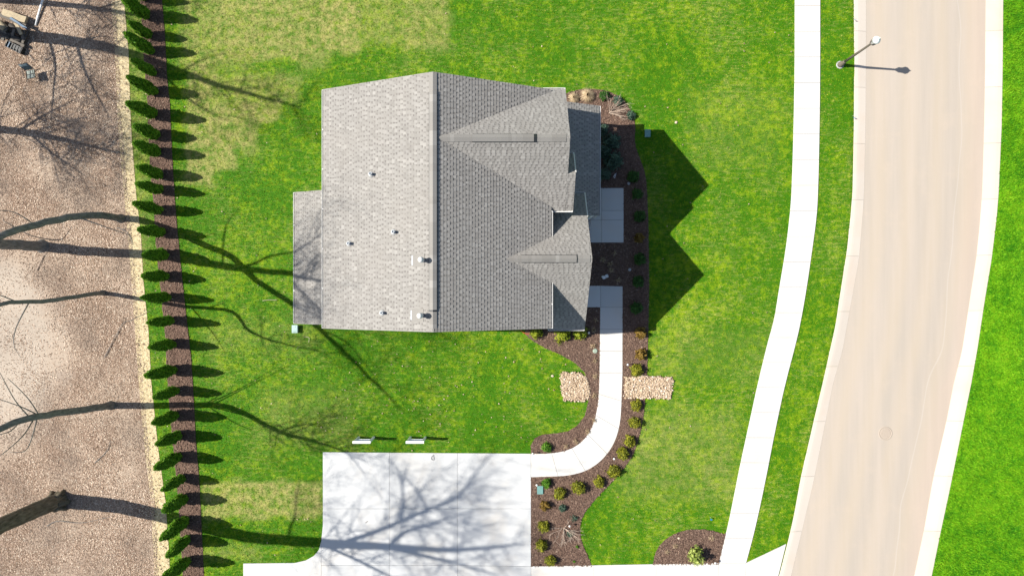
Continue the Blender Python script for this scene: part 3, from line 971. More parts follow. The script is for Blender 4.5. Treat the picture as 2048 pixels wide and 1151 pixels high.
# ------------------------------------------------------------------ bare trees of the woodland edge
def bez(pts, rad, n=5):
    """Catmull-Rom resample of points and radii"""
    P = [Vector(p) for p in pts]; out, ro = [], []
    for i in range(len(P) - 1):
        p0, p1, p2, p3 = P[max(i - 1, 0)], P[i], P[i + 1], P[min(i + 2, len(P) - 1)]
        for k in range(n):
            t = k / n
            out.append(0.5 * ((2 * p1) + (p2 - p0) * t + (2 * p0 - 5 * p1 + 4 * p2 - p3) * t * t + (3 * p1 - p0 - 3 * p2 + p3) * t ** 3))
            ro.append(rad[i] + (rad[i + 1] - rad[i]) * t)
    out.append(P[-1]); ro.append(rad[-1])
    return out, ro

def in_view(v):
    k = FPX / max(H - v.z, .1)
    return abs(v.x * k) < 1060 and abs(v.y * k) < 610

def twig_tree(mb, p, d, L, r, depth, rnd, allow_view=False):
    n = 4
    pts, rad = [p], [r]
    q = p.copy(); dd = d.copy()
    for i in range(n):
        dd = (dd + Vector((rnd.gauss(0, .18), rnd.gauss(0, .18), rnd.gauss(.04, .12)))).normalized()
        q = q + dd * (L / n)
        if q.z < 0.3 or (not allow_view and in_view(q)): break
        pts.append(q.copy()); rad.append(max(r * (1 - (i + 1) / n * .75), .004))
    if len(pts) < 2: return
    mb.tube(pts, rad, 4 if depth else 3, False)
    if depth > 0:
        for i in range(1, len(pts)):
            for _ in range(rnd.choice((1, 2, 2))):
                a = rnd.uniform(0, 6.28)
                e = (dd + Vector((math.cos(a), math.sin(a), rnd.uniform(-.1, .5))) * rnd.uniform(.6, 1.1)).normalized()
                twig_tree(mb, pts[i], e, L * rnd.uniform(.4, .65), rad[i] * .6, depth - 1, rnd, allow_view)

def bare_tree(label, trunk, limbs, bark, seed, pmin=.2, dens=1.0, tl=2.6, flare=1.35, extra=None):
    rnd = random.Random(seed)
    base = Vector(trunk[0][0]); root = empty('bare_tree', (base.x, base.y, 0))
    tag(root, label, 'tree', 'leafless trees at the woodland edge')
    inv = Matrix.Translation(-root.location)
    mb = MB()
    P, R = bez([t[0] for t in trunk], [t[1] for t in trunk])
    P = [P[0] - Vector((0, 0, .25))] + [P[0] + Vector((0, 0, .02))] + P[1:]; R = [R[0] * flare * 1.15, R[0] * flare] + R[1:]
    P = [p + Vector((rnd.gauss(0, .015), rnd.gauss(0, .015), 0)) if i > 2 else p for i, p in enumerate(P)]
    mb.tube(P, R, 14)
    if R[1] > .45:                       # root flare buttresses
        for k in range(6):
            a = k * 1.05 + rnd.uniform(-.2, .2)
            u = Vector((math.cos(a), math.sin(a), 0))
            mb.tube([base + u * R[1] * .55 + Vector((0, 0, .6)), base + u * R[1] * .85 + Vector((0, 0, .15)), base + u * R[1] * 1.3 - Vector((0, 0, .08))], [R[1] * .3, R[1] * .3, R[1] * .16], 8)
    for i in range(3):
        pass
    t = mb.build('trunk', bark, root); t.matrix_parent_inverse = inv
    spawn = [(P[i], R[i], (P[i] - P[i - 1]).normalized()) for i in range(2, len(P))]
    for lb in limbs:
        m2 = MB(); lp, lr = bez([q[0] for q in lb], [q[1] for q in lb])
        m2.tube(lp, lr, 8)
        o = m2.build('limb', bark, root); o.matrix_parent_inverse = inv
        spawn += [(lp[i], lr[i], (lp[i] - lp[i - 1]).normalized()) for i in range(1, len(lp))]
    m3 = MB()
    for p, r, d in spawn:
        if p.z < pmin * H: continue
        k = dens * (1 if rnd.random() < .8 else 2)
        for _ in range(int(k) + (rnd.random() < k - int(k))):
            a = rnd.uniform(0, 6.28)
            e = (d * .5 + Vector((math.cos(a), math.sin(a), rnd.uniform(-.1, .6)))).normalized()
            twig_tree(m3, p, e, tl * rnd.uniform(.5, 1.2), min(r * .45, .034), 2, rnd)
    for lb in (extra or []):
        lp, lr = bez(lb, [.035, .022, .012][:len(lb)] if len(lb) <= 3 else [.035, .025, .015, .008]); m3.tube(lp, lr, 5)
    if m3.v:
        o = m3.build('crown', bark, root); o.matrix_parent_inverse = inv
    return root

def L3(pts, r0, r1):
    n = len(pts) - 1
    return [(sh(*p), r0 + (r1 - r0) * i / n) for i, p in enumerate(pts)]

bare_tree('massive leafless tree with mossy furrowed trunk, thickest of the woodland trees',
    [(sh(118, 1000, 0), .42), (im(60, 1024, .055), .40), (im(0, 1052, .105), .38), (sh(330, 1032, .175), .36), (sh(430, 1058, .25), .33), (sh(510, 1074, .315), .31), (sh(640, 1084, .42), .28), (sh(780, 1092, .53), .20), (sh(915, 1098, .63), .13), (sh(1050, 1085, .72), .05)],
    [L3([(690, 1087, .46), (700, 1080, .467), (750, 1063, .51), (802, 1042, .55), (859, 1018, .59), (915, 995, .63), (945, 955, .655), (990, 900, .68)], .15, .03),
     L3([(779, 1092, .53), (812, 1063, .555), (865, 1047, .595), (912, 1030, .63), (980, 1013, .67)], .12, .03),
     L3([(802, 1042, .55), (808, 1000, .562), (802, 947, .57), (779, 917, .565)], .08, .02),
     L3([(858, 1018, .59), (838, 983, .60), (812, 953, .60)], .06, .02),
     L3([(779, 1093, .53), (880, 1117, .6), (912, 1124, .62), (1000, 1150, .68)], .12, .04),
     L3([(640, 1084, .42), (720, 1120, .47), (800, 1160, .53), (880, 1200, .58)], .1, .03),
     L3([(577, 1080, .37), (580, 1055, .38), (590, 1030, .40), (593, 985, .41), (600, 955, .42)], .07, .015)],
    M['bark_mossy'], 1, pmin=.39, dens=.8, tl=2.9, flare=1.22)
bare_tree('slender leafless tree with thin side branches low on its trunk',
    [(sh(222, 810, 0), .19), (im(155, 820, .07), .17), (im(80, 831, .148), .155), (im(10, 853, .2), .14), (sh(560, 862, .29), .11), (sh(640, 885, .35), .08), (sh(700, 905, .4), .03)],
    [L3([(560, 862, .29), (600, 850, .31), (660, 845, .34)], .06, .015)],
    M['bark'], 2, pmin=.24, dens=1.3, tl=2.0, extra=[[im(78, 830, .148), im(40, 812, .175), im(-10, 795, .2)], [im(78, 830, .15), im(55, 795, .19), im(15, 755, .23)], [im(70, 832, .152), im(45, 872, .2), im(-5, 915, .25)], [im(75, 832, .15), im(62, 880, .18), im(48, 902, .2), im(20, 903, .21)], [im(40, 842, .17), im(20, 862, .2), im(-10, 870, .22)], [im(60, 835, .16), im(30, 800, .2), im(0, 745, .25)]])
bare_tree('thin crooked leafless sapling, slimmest trunk among the woodland trees',
    [(sh(206, 585, 0), .115), (im(145, 594, .07), .105), (im(85, 602, .13), .10), (im(0, 608, .2), .085), (sh(500, 662, .25), .065), (sh(560, 685, .3), .045), (sh(640, 700, .37), .02)],
    [], M['bark'], 3, pmin=.26, dens=.8, tl=1.6, extra=[[im(57, 606, .145), im(32, 655, .17), im(28, 690, .18), im(42, 715, .18)], [im(40, 606, .16), im(0, 590, .19), im(-20, 585, .2)]])
bare_tree('leafless tree with a long arching grey trunk bending away from the hedge',
    [(sh(242, 437, 0), .19), (im(190, 430, .045), .175), (im(120, 438, .105), .165), (im(50, 455, .16), .16), (im(0, 472, .2), .15), (sh(512, 560, .25), .14), (sh(588, 610, .31), .13), (sh(640, 658, .36), .12), (sh(720, 735, .43), .09), (sh(800, 815, .5), .03)],
    [L3([(640, 658, .36), (700, 690, .40), (760, 770, .46)], .05, .02)],
    M['bark'], 4, pmin=.34, dens=.8, tl=1.8, extra=[[im(150, 432, .08), im(215, 455, .05), im(258, 470, .03), im(262, 480, .02)], [im(70, 450, .145), im(30, 425, .17), im(-10, 420, .19)]])
bare_tree('stout leafless tree with short visible trunk beside the arching one',
    [(sh(84, 492, 0), .28), (im(40, 489, .04), .26), (im(0, 488, .075), .25), (sh(280, 508, .155), .23), (sh(380, 520, .23), .21), (sh(480, 537, .31), .18), (sh(588, 547, .4), .15), (sh(700, 560, .49), .11), (sh(800, 572, .57), .07), (sh(890, 585, .64), .03)],
    [L3([(470, 535, .30), (505, 528, .335), (540, 512, .365), (590, 503, .405), (680, 480, .47)], .09, .03),
     L3([(445, 530, .28), (447, 480, .30), (455, 445, .31), (478, 418, .33)], .05, .015),
     L3([(588, 547, .4), (660, 600, .46), (740, 620, .52), (840, 650, .60)], .08, .02),
     L3([(588, 547, .4), (680, 530, .48), (780, 500, .55), (860, 470, .62)], .08, .02),
     L3([(700, 560, .49), (790, 615, .56), (880, 660, .63)], .07, .02)],
    M['bark'], 5, pmin=.43, dens=2.0, tl=2.4, extra=[[im(110, 480, .0), im(60, 470, .03), im(5, 440, .06)]])
bare_tree('leafless tree rooted beyond the wood pile, shading the leaves beside the garden chair',
    [(sh(-45, 62, 0), .33), (sh(70, 74, .09), .31), (sh(200, 92, .19), .27), (sh(300, 120, .27), .2), (sh(400, 158, .35), .15), (sh(480, 182, .41), .12), (sh(600, 215, .5), .05)],
    [L3([(100, 80, .112), (112, 130, .13), (108, 180, .14), (103, 240, .15)], .07, .02), L3([(155, 88, .155), (170, 140, .18), (195, 190, .2), (220, 235, .21)], .07, .02), L3([(300, 120, .27), (380, 200, .33), (450, 240, .38)], .08, .02)],
    M['bark'], 6, pmin=.12, dens=1.2, tl=2.2)
bare_tree('leafless tree rooted beyond the white pipe, shading the leaves near it',
    [(sh(-70, -5, 0), .2), (sh(100, 8, .12), .16), (sh(200, 18, .2), .12), (sh(330, 40, .3), .06)],
    [L3([(200, 18, .2), (300, -20, .28)], .05, .02)], M['bark'], 7, pmin=.1, dens=1.4, tl=2.0)
bare_tree('leafless tree rooted in the woodland between the garden chair and the arching tree',
    [(sh(-170, 240, 0), .25), (sh(-20, 256, .115), .22), (sh(80, 270, .19), .17), (sh(170, 290, .26), .1), (sh(260, 310, .33), .04)],
    [L3([(40, 262, .16), (90, 230, .19), (150, 200, .24)], .08, .02), L3([(60, 266, .175), (110, 310, .21), (170, 350, .26)], .08, .02)], M['bark'], 8, pmin=.11, dens=1.7, tl=2.6)

# ------------------------------------------------------------------ hedge of arborvitae
def leaf_quads(C, N, size, aspect, rnd, up=None):
    """C centres (n,3), N outward directions; quads with random spin lying across N"""
    n = len(C)
    A = rnd.normal(size=(n, 3)); A -= (A * N).sum(1)[:, None] * N
    A /= np.linalg.norm(A, axis=1)[:, None] + 1e-9
    if up is not None:
        A = A * (1 - up) + np.array([0, 0, 1.0]) * up
        A /= np.linalg.norm(A, axis=1)[:, None]
    B = np.cross(N, A); B /= np.linalg.norm(B, axis=1)[:, None] + 1e-9
    s = size * rnd.uniform(.6, 1.3, n)[:, None]
    a, b = A * s * aspect, B * s * .5
    V = np.stack([C - a * .5 - b * .4, C - a * .1 + b, C + a * .7, C - a * .1 - b], 1).reshape(-1, 3)
    F = np.arange(n * 4).reshape(n, 4)
    return V, F

def arbor_mesh(seed):
    rnd = np.random.default_rng(seed)
    n = 4200
    t = rnd.beta(1.15, 1.35, n)
    prof = np.interp(t, [0, .06, .22, .45, .7, .88, 1.0], [.60, .86, 1.0, .98, .80, .50, .14])
    ang = rnd.uniform(0, 2 * np.pi, n)
    lob = 1 + .14 * np.sin(ang * 3 + t * 9 + seed) + .10 * np.sin(ang * 7 - t * 17)
    rr = .275 * prof * lob * np.sqrt(rnd.uniform(.45, 1.0, n))
    C = np.stack([rr * np.cos(ang), rr * np.sin(ang), .06 + t * 2.45], 1)
    N = np.stack([np.cos(ang), np.sin(ang), .35 + .5 * t], 1) + rnd.normal(size=(n, 3)) * .45
    N /= np.linalg.norm(N, axis=1)[:, None]
    V, F = leaf_quads(C, N, .075, 1.5, rnd, .45)
    k = np.clip(rr / (.275 * prof * 1.15 + .01), 0, 1)
    r = np.clip(rnd.normal(.45, .22, n) + .1 * np.sin(ang * 5 + t * 20), 0, 1)
    return np_mesh('arborvitae_crown', V, F, {'rnd': r})
ARB = []
for k in range(5):
    me = arbor_mesh(40 + k); me.materials.append(M['arbor']); ARB.append(me)
mb = MB(); mb.tube([(0, 0, -.05), (0, 0, .5), (.01, 0, 1.6)], [.045, .035, .012], 7)
arb_trunk = mb.mesh('arborvitae_trunk'); arb_trunk.materials.append(M['stem'])
ARB_PX = [(291, -4), (294, 32), (300, 71), (303, 103), (308, 146), (311, 184), (309, 228), (314, 270), (317, 305), (321, 349), (321, 379), (321, 421), (326, 464), (331, 509), (333, 552), (338, 594), (343, 640), (346, 686), (348, 739), (353, 780), (353, 829), (359, 869), (358, 911), (365, 954), (369, 995), (373, 1038), (375, 1076), (376, 1119), (386, 1158)]
hs = [1.0, 1.12, .88, 1.0, .9, 1.0, 1.12, .95, 1.0, .93, .95, .98, 1, 1, .95, 1.02, 1.1, 1.0, 1.12, 1.05, 1.08, .98, 1.0, .88, .93, 1.02, .96, 1.05, 1]
for i, (px, py) in enumerate(ARB_PX):
    x, y = G(px, py)
    o = empty('arborvitae', (x, y, .02), random.uniform(0, 6.28))
    own = {25: 'upright arborvitae in the hedge row crossed by the massive mossy trunk\'s shadow', 13: 'upright arborvitae in the hedge row crossed by the stout trunk\'s shadow',
           12: 'upright arborvitae in the hedge row at the arching trunk\'s shadow', 20: 'upright arborvitae in the hedge row crossed by the slender trunk\'s shadow'}
    tag(o, own.get(i, 'sunlit upright arborvitae in the hedge row, clear of the trunk shadows'), 'shrub', 'arborvitae hedge along the woodland edge')
    s = hs[i]
    o.scale = (random.uniform(.86, 1.14), random.uniform(.86, 1.14), s * random.uniform(.95, 1.05))
    o.rotation_euler.x, o.rotation_euler.y = random.gauss(0, .02), random.gauss(0, .02)
    link('crown', ARB[i % 5], None, o); link('trunk', arb_trunk, None, o)

# ------------------------------------------------------------------ bed shrubs
def shrub_mesh(seed, R, Hh, n=1700, shoots=46, leaf=.05, spread=.07, spiky=.5):
    rnd = np.random.default_rng(seed)
    Cs, Ns = [], []
    per = n // shoots
    for k in range(shoots):
        a = rnd.uniform(0, 6.283); el = np.arccos(rnd.uniform(.05, 1.0))
        d = np.array([np.sin(el) * np.cos(a), np.sin(el) * np.sin(a), np.cos(el)])
        L = rnd.uniform(.72, 1.12)
        tip = d * np.array([R, R, Hh]) * L
        t = rnd.beta(2.2, 1.1, per)[:, None]
        C = tip * t + rnd.normal(size=(per, 3)) * spread * (1.15 - t * spiky)
        C[:, 2] = np.abs(C[:, 2]) + .03
        N = d + rnd.normal(size=(per, 3)) * .6
        Cs.append(C); Ns.append(N / np.linalg.norm(N, axis=1)[:, None])
    C, N = np.concatenate(Cs), np.concatenate(Ns)
    V, F = leaf_quads(C, N, leaf, 1.5, rnd)
    r = np.clip(rnd.normal(.48, .2, len(C)) + np.repeat(rnd.normal(0, .12, shoots), per), 0, 1)
    return np_mesh('shrub_leaves', V, F, {'rnd': r})
def stems_mesh(seed, R, Hh, k=9):
    rnd = random.Random(seed); mb = MB()
    for i in range(k):
        a = rnd.uniform(0, 6.28); q = rnd.uniform(.3, .8)
        mb.tube([(0.02 * math.cos(a), 0.02 * math.sin(a), -.03), (R * q * .5 * math.cos(a), R * q * .5 * math.sin(a), Hh * .45), (R * q * math.cos(a), R * q * math.sin(a), Hh * .8)], [.011, .008, .004], 5)
    return mb.mesh('shrub_stems')
SHM = {}
def shrub(px, py, kind, label, group=None, sc=1.0, cat='shrub', name='mounded_shrub', R=.31, Hh=.5, **kw):
    key = (kind, R, Hh, random.randrange(3))
    if key not in SHM:
        me = shrub_mesh(hash(key[1:]) % 9999 + len(SHM) * 7, R, Hh, **kw); me.materials.append(M[kind])
        sm = stems_mesh(len(SHM), R, Hh); sm.materials.append(M['stem'])
        SHM[key] = (me, sm)
    x, y = G(px, py)
    o = empty(name, (x, y, .028), random.uniform(0, 6.28))
    k = sc * random.uniform(.94, 1.08); o.scale = (k, k, k * random.uniform(.92, 1.1))
    tag(o, label, cat, group)
    link('foliage', SHM[key][0], None, o); link('stems', SHM[key][1], None, o)
    return o
gA = 'dark green shrubs in the shaded bed'
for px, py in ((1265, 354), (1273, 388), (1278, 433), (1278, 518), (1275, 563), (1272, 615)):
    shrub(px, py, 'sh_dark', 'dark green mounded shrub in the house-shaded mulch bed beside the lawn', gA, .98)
shrub(1278, 477, 'sh_orange', 'bronze brown mounded shrub in the house-shaded mulch bed', None, .98, spiky=.75, spread=.05)
for px, py in ((1281, 664), (1280, 708)):
    shrub(px, py, 'sh_orange', 'coppery gold spiky shrub in sunlit mulch beside the front walk', 'coppery shrubs by the front walk', 1.1, spiky=.75, spread=.05)
for px, py in ((1272, 739), (1271, 808), (1269, 843)):
    shrub(px, py, 'sh_gold', 'golden green shrub in mulch close to the rectangular stone bed', 'golden shrubs by the rectangular stone bed', 1.04)
for px, py in ((1258, 880), (1245, 905), (1226, 940), (1197, 961)):
    shrub(px, py, 'sh_gold', 'golden green shrub between the curving front walk and the lawn edge', 'golden shrubs along the curving walk', 1.0 + (.12 if px == 1226 else 0))
for px, py in ((1157, 972), (1118, 984)):
    shrub(px, py, 'sh_gold', 'golden green shrub standing in the open middle of the driveway mulch bed', 'golden shrubs in the driveway bed', 1.08)
shrub(1090, 1008, 'sh_orange', 'brownish gold shrub in the driveway bed, just below the teal utility box', None, .98, spread=.05)
for px, py in ((1087, 1050), (1083, 1087), (1101, 1117)):
    shrub(px, py, 'sh_gold', 'olive gold shrub in the row beside the driveway slabs', 'olive shrubs in the row beside the driveway', .98)
shrub(1092, 964, 'sh_green', 'bright green round shrub touching the teal utility box', None, .86)
shrub(1093, 893, 'sh_green', 'bright green round shrub alone in mulch where front walk meets driveway', None, .86)
for px, py, s in ((1072, 664, 1.0), (1124, 670, 1.25), (1160, 664, 1.1)):
    shrub(px, py, 'sh_yellow', 'yellow green shrub half shaded against the south wall of the house' if s != 1.25 else 'largest yellow green shrub against the south wall of the house', 'yellow shrubs along the south wall' if s != 1.25 else None, s, R=.34, Hh=.62, leaf=.055)
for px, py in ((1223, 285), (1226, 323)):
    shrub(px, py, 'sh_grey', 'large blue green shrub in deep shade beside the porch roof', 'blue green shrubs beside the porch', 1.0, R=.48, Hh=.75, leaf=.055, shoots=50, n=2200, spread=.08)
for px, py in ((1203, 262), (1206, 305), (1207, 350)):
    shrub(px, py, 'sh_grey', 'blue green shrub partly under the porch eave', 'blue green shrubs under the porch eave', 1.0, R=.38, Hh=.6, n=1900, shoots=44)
shrub(1208, 193, 'sh_dark', 'low green shrub beside the tan ornamental grass clumps', None, .85, R=.3, Hh=.35)
shrub(1262, 232, 'sh_grey', 'small grey green shrub at the rounded end of mulch bed', None, .7)
shrub(1235, 203, 'sh_grey', 'small dull green shrub behind the bare twiggy bush near the lawn', None, .75)
shrub(1387, 1106, 'sh_lime', 'pale lime leafy shrub in the corner bed by the sidewalk', None, 1.0, R=.42, Hh=1.0, leaf=.085, n=900, shoots=40, spread=.09)
shrub(1125, 1014, 'sh_grey', 'sparse grey green seedling in the driveway mulch bed', None, .62, n=300, shoots=22)
shrub(1148, 1034, 'sh_grey', 'sparse dark seedling close to the curved lawn edge', None, .62, n=260, shoots=20)
shrub(1154, 1091, 'sh_green', 'tiny green sprout beside the bare twiggy shrub', None, .25)
shrub(1148, 1121, 'sh_green', 'tiny green sprout near the driveway end of the mulch bed', None, .22)
shrub(1140, 1065, 'sh_grey', 'sparse green sprig under the bare twiggy shrub', None, .5, n=200, shoots=16)

# ornamental grass clumps (dry)
def grass_clump_mesh(seed, R, n, Hh):
    rnd = np.random.default_rng(seed)
    a = rnd.uniform(0, 6.283, n); q = rnd.uniform(.25, 1, n)
    d = np.stack([np.cos(a), np.sin(a)], 1)
    base = np.c_[d * .04 * rnd.uniform(0, 1, n)[:, None], np.zeros(n)]
    mid = np.c_[d * (R * q * .45)[:, None], Hh * (1.1 - q * .45)]
    tip = np.c_[d * (R * q)[:, None], Hh * (.95 - q * .75)]
    w = np.c_[-d[:, 1], d[:, 0], np.zeros(n)] * .006
    V = np.stack([base - w, base + w, mid + w, mid - w, tip], 1).reshape(-1, 3)
    i = np.arange(n)[:, None] * 5
    F1 = np.concatenate([i + 0, i + 1, i + 2, i + 3], 1); F2 = np.concatenate([i + 3, i + 2, i + 4, i + 4], 1)
    me = bpy.data.meshes.new('clump')
    me.from_pydata([tuple(v) for v in V], [], [tuple(f) for f in F1] + [tuple(f[:3]) for f in F2])
    at_ = me.attributes.new('rnd', 'FLOAT', 'FACE'); r = rnd.uniform(0, 1, n); at_.data.foreach_set('value', np.r_[r, r].astype(np.float32))
    me.materials.append(M['dry_grass']); return me
def grass_clump(px, py, me, label, group=None, cat='grass clump', sc=1):
    x, y = G(px, py)
    o = link('ornamental_grass', me); o.location = (x, y, .026); o.rotation_euler.z = random.uniform(0, 6.28); o.scale = (sc, sc, sc)
    tag(o, label, cat, group)
big_clump = [grass_clump_mesh(70 + k, .55, 620, .42) for k in range(2)]
grass_clump(1174, 193, big_clump[0], 'large tan dry ornamental grass clump at the bed end behind the porch', sc=.95)
grass_clump(1147, 197, big_clump[1], 'smaller tan dry ornamental grass clump tucked against the house corner', sc=.75)
small_clump = [grass_clump_mesh(80 + k, .26, 46, .16) for k in range(3)]
for i, (px, py) in enumerate(((1186, 691), (1189, 720), (1190, 752), (1188, 790), (1187, 839), (1175, 862), (1152, 882), (1132, 890))):
    grass_clump(px, py, small_clump[i % 3], 'small dry tuft in mulch along the inner side of front walk', 'dry tufts along the inner walk edge', 'grass tuft')
for i, (px, py) in enumerate(((1350, 1090), (1333, 1102), (1423, 1074))):
    grass_clump(px, py, small_clump[i % 3], 'small dry tuft in the corner mulch bed by sidewalk', 'dry tufts in the corner bed', 'grass tuft')
for i, (px, py) in enumerate(((1205, 520), (1228, 505), (1222, 540), (1236, 560), (1190, 640), (1187, 660), (1220, 527))):
    grass_clump(px, py, small_clump[i % 3], 'small withered tuft in shaded mulch between the porch slabs and house', 'withered tufts in the shaded bed', 'grass tuft')

# bare twiggy shrubs
def twig_shrub(px, py, aim, n, L, label, seed, lean=.9, spreadz=.9):
    rnd = random.Random(seed)
    x, y = G(px, py)
    o = empty('bare_shrub', (x, y, .02)); tag(o, label, 'shrub')
    mb = MB(); base = Vector((0, 0, 0))
    for i in range(n):
        a = aim + rnd.gauss(0, spreadz)
        d = Vector((math.cos(a) * lean, math.sin(a) * lean, rnd.uniform(.35, .9))).normalized()
        p = Vector((rnd.gauss(0, .03), rnd.gauss(0, .03), -.03)); l = L * rnd.uniform(.6, 1.1)
        pts, dd = [p], d.copy()
        for k in range(5):
            dd = (dd + Vector((rnd.gauss(0, .16), rnd.gauss(0, .16), rnd.gauss(-.02, .1)))).normalized(); pts.append(pts[-1] + dd * l / 5)
        mb.tube(pts, [.013, .011, .009, .007, .005, .003], 5, False)
        for k in (2, 3, 4, 4):
            e = (dd + Vector((rnd.gauss(0, .6), rnd.gauss(0, .6), rnd.gauss(.1, .3)))).normalized()
            q = [pts[k], pts[k] + e * l * .16, pts[k] + (e + Vector((rnd.gauss(0, .2), rnd.gauss(0, .2), .1))).normalized() * l * .34]
            mb.tube(q, [.006, .005, .002], 4, False)
    t = mb.build('branches', M['twig'], o)
    mb = MB(); mb.tube([(0, 0, -.05), (0, 0, .05), (.02, -.02, .14)], [.04, .032, .02], 7); mb.build('stump', M['twig'], o)
    return o
twig_shrub(1128, 1054, math.radians(-70), 20, 1.15, 'bare twiggy shrub sprawling in the driveway mulch bed', 5)
twig_shrub(1219, 226, math.radians(20), 20, 1.2, 'bare twiggy bush at the rounded bed end behind the porch', 9, spreadz=.8)

# ------------------------------------------------------------------ street lamp
x, y = G(1680, 130)
lamp = empty('street_lamp', (x, y, 0))
tag(lamp, 'street lamp with white lantern lid on bronze post by the kerb', 'street lamp')
mb = MB(); mb.lathe([(.21, -.1), (.21, .02), (.19, .03)], 24); mb.build('footing', M['grey_plastic'], lamp)
mb = MB(); mb.lathe([(.15, .03), (.15, .14), (.12, .18), (.10, .45), (.085, .55), (.075, .6)], 20); mb.build('post_base', M['post_metal'], lamp)
mb = MB(); mb.lathe([(.075, .58), (.06, 2.2), (.052, 3.2), (.06, 3.24), (.085, 3.3), (.13, 3.42), (.15, 3.44)], 16); mb.build('post', M['post_metal'], lamp)
mb = MB(); mb.lathe([(.12, 3.44), (.165, 3.78)], 6, smooth=False); mb.build('lantern_glass', M['grey_plastic'], lamp)
mb = MB()
for k in range(6):
    a = k * math.pi / 3; c, s = math.cos(a), math.sin(a)
    mb.tube([(.135 * c, .135 * s, 3.43), (.172 * c, .172 * s, 3.79)], .012, 5)
mb.build('lantern_frame', M['post_metal'], lamp)
mb = MB(); mb.lathe([(.19, 3.78), (.198, 3.80), (.17, 3.86), (.10, 3.96), (.05, 4.0), (.03, 4.03), (.04, 4.07), (.012, 4.13)], 12, smooth=True); mb.build('lantern_lid', M['lamp_lid'], lamp)

# manhole
x, y = G(1771, 866)
mh = empty('manhole', (x, y, -0.06)); tag(mh, 'round manhole cover set in the pale road surface', 'manhole')
mb = MB(); 
n0 = 0
mb.lathe([(.36, -.03), (.36, .064), (.34, .070), (.315, .066), (.31, .02)], 40); mb.build('frame', M['iron'], mh)
mb = MB(); mb.lathe([(.28, -.02), (.28, .060), (.268, .066)], 40)
for i in range(-3, 4):
    for j in range(-3, 4):
        if i * i + j * j < 10: mb.box(i * .075 - .022, i * .075 + .022, j * .075 - .022, j * .075 + .022, .066, .071)
mb.build('cover', M['iron'], mh)

# white sign frames on the lawn
def sign_frame(px, py, label):
    x, y = G(px, py)
    o = empty('sign_frame', (x, y, 0)); tag(o, label, 'sign frame')
    w, h = .80, 1.25
    for s in (-1, 1):
        mb = MB(); mb.box(s * w / 2 - .05, s * w / 2 + .05, -.05, .05, -.1, h - .1); mb.build('post', M['white_wood'], o)
    mb = MB(); mb.box(-w / 2 - .07, w / 2 + .07, -.065, .065, h - .1, h); mb.build('top_rail', M['white_wood'], o)
    mb = MB(); mb.box(-w / 2 + .05, w / 2 - .05, -.045, .045, .62, .72); mb.build('lower_rail', M['white_wood'], o)
    return o
sign_frame(733, 873.5, 'white post frame on the lawn nearer the hedge row, above driveway corner')
sign_frame(836, 873.5, 'white post frame on the lawn farther from the hedge row, above driveway edge')

# utility boxes and covers
def utility_box(px, py, w, l, h, label, mat='teal', rz=0):
    x, y = G(px, py)
    o = empty('utility_box', (x, y, 0), rz); tag(o, label, 'utility box')
    mb = MB(); mb.box(-w / 2, w / 2, -l / 2, l / 2, -.1, h - .05); mb.build('body', M[mat], o)
    mb = MB(); mb.box(-w / 2 - .02, w / 2 + .02, -l / 2 - .02, l / 2 + .02, h - .05, h)
    mb.box(-.05, .05, l / 2 - .1, l / 2 - .05, h, h + .015); mb.build('lid', M[mat], o)
utility_box(1294, 268, .26, .36, .22, 'teal utility box in shaded grass at the edge of mulch bed')
utility_box(1080, 978, .28, .40, .12, 'teal utility box in the mulch beside the driveway')
utility_box(592, 657, .26, .38, .25, 'bleached pale teal utility box on lawn by the rear porch corner', 'pale_teal')
def disc(px, py, r, mat, label):
    x, y = G(px, py)
    o = empty('valve_cover', (x, y, .02)); tag(o, label, 'valve cover')
    mb = MB(); mb.lathe([(r, -.08), (r, .03), (r * .94, .04)], 24); mb.build('rim', M[mat], o)
    mb = MB(); mb.lathe([(r * .86, .03), (r * .86, .046), (r * .7, .054)], 24); mb.box(-.02, .02, -r * .5, r * .5, .054, .06); mb.build('cover', M[mat], o)
disc(1190, 701, .13, 'pale_green', 'pale green round valve cover in mulch beside the front walk')
disc(1259, 539, .085, 'grey_plastic', 'small grey round valve cover in shaded mulch facing the gap between porch slabs')
disc(1257, 367, .085, 'grey_plastic', 'small grey round valve cover between two dark green shrubs')

def path_light(px, py, label, h=.42):
    x, y = G(px, py)
    o = empty('path_light', (x, y, .02)); tag(o, label, 'path light')
    mb = MB(); mb.tube([(0, 0, -.1), (0, 0, h)], .014, 8); mb.build('stake', M['dark_metal'], o)
    mb = MB(); mb.lathe([(.03, h - .06), (.035, h - .01)], 12); mb.build('lens', M['grey_plastic'], o)
    mb = MB(); mb.lathe([(.06, h - .012), (.056, h), (.025, h + .03), (.0, h + .04)], 14); mb.build('cap', M['white_metal'], o)
path_light(1073, 965, 'small path light between driveway slab and bright green shrub')
path_light(1226, 913, 'small path light in mulch on the outer bend of the front walk')
path_light(1253, 727, 'small path light in mulch above the rectangular stone bed')
path_light(1068, 1127, 'small path light at the corner of driveway and apron slabs')
path_light(1426, 1119, 'small path light in the corner bed beside the sidewalk')
path_light(1065, 903, 'small path light where front walk joins the driveway')
path_light(1138, 1046, 'small path light beside the bare twiggy shrub')
path_light(1176, 664, 'small path light in shaded mulch near the south wall shrubs')

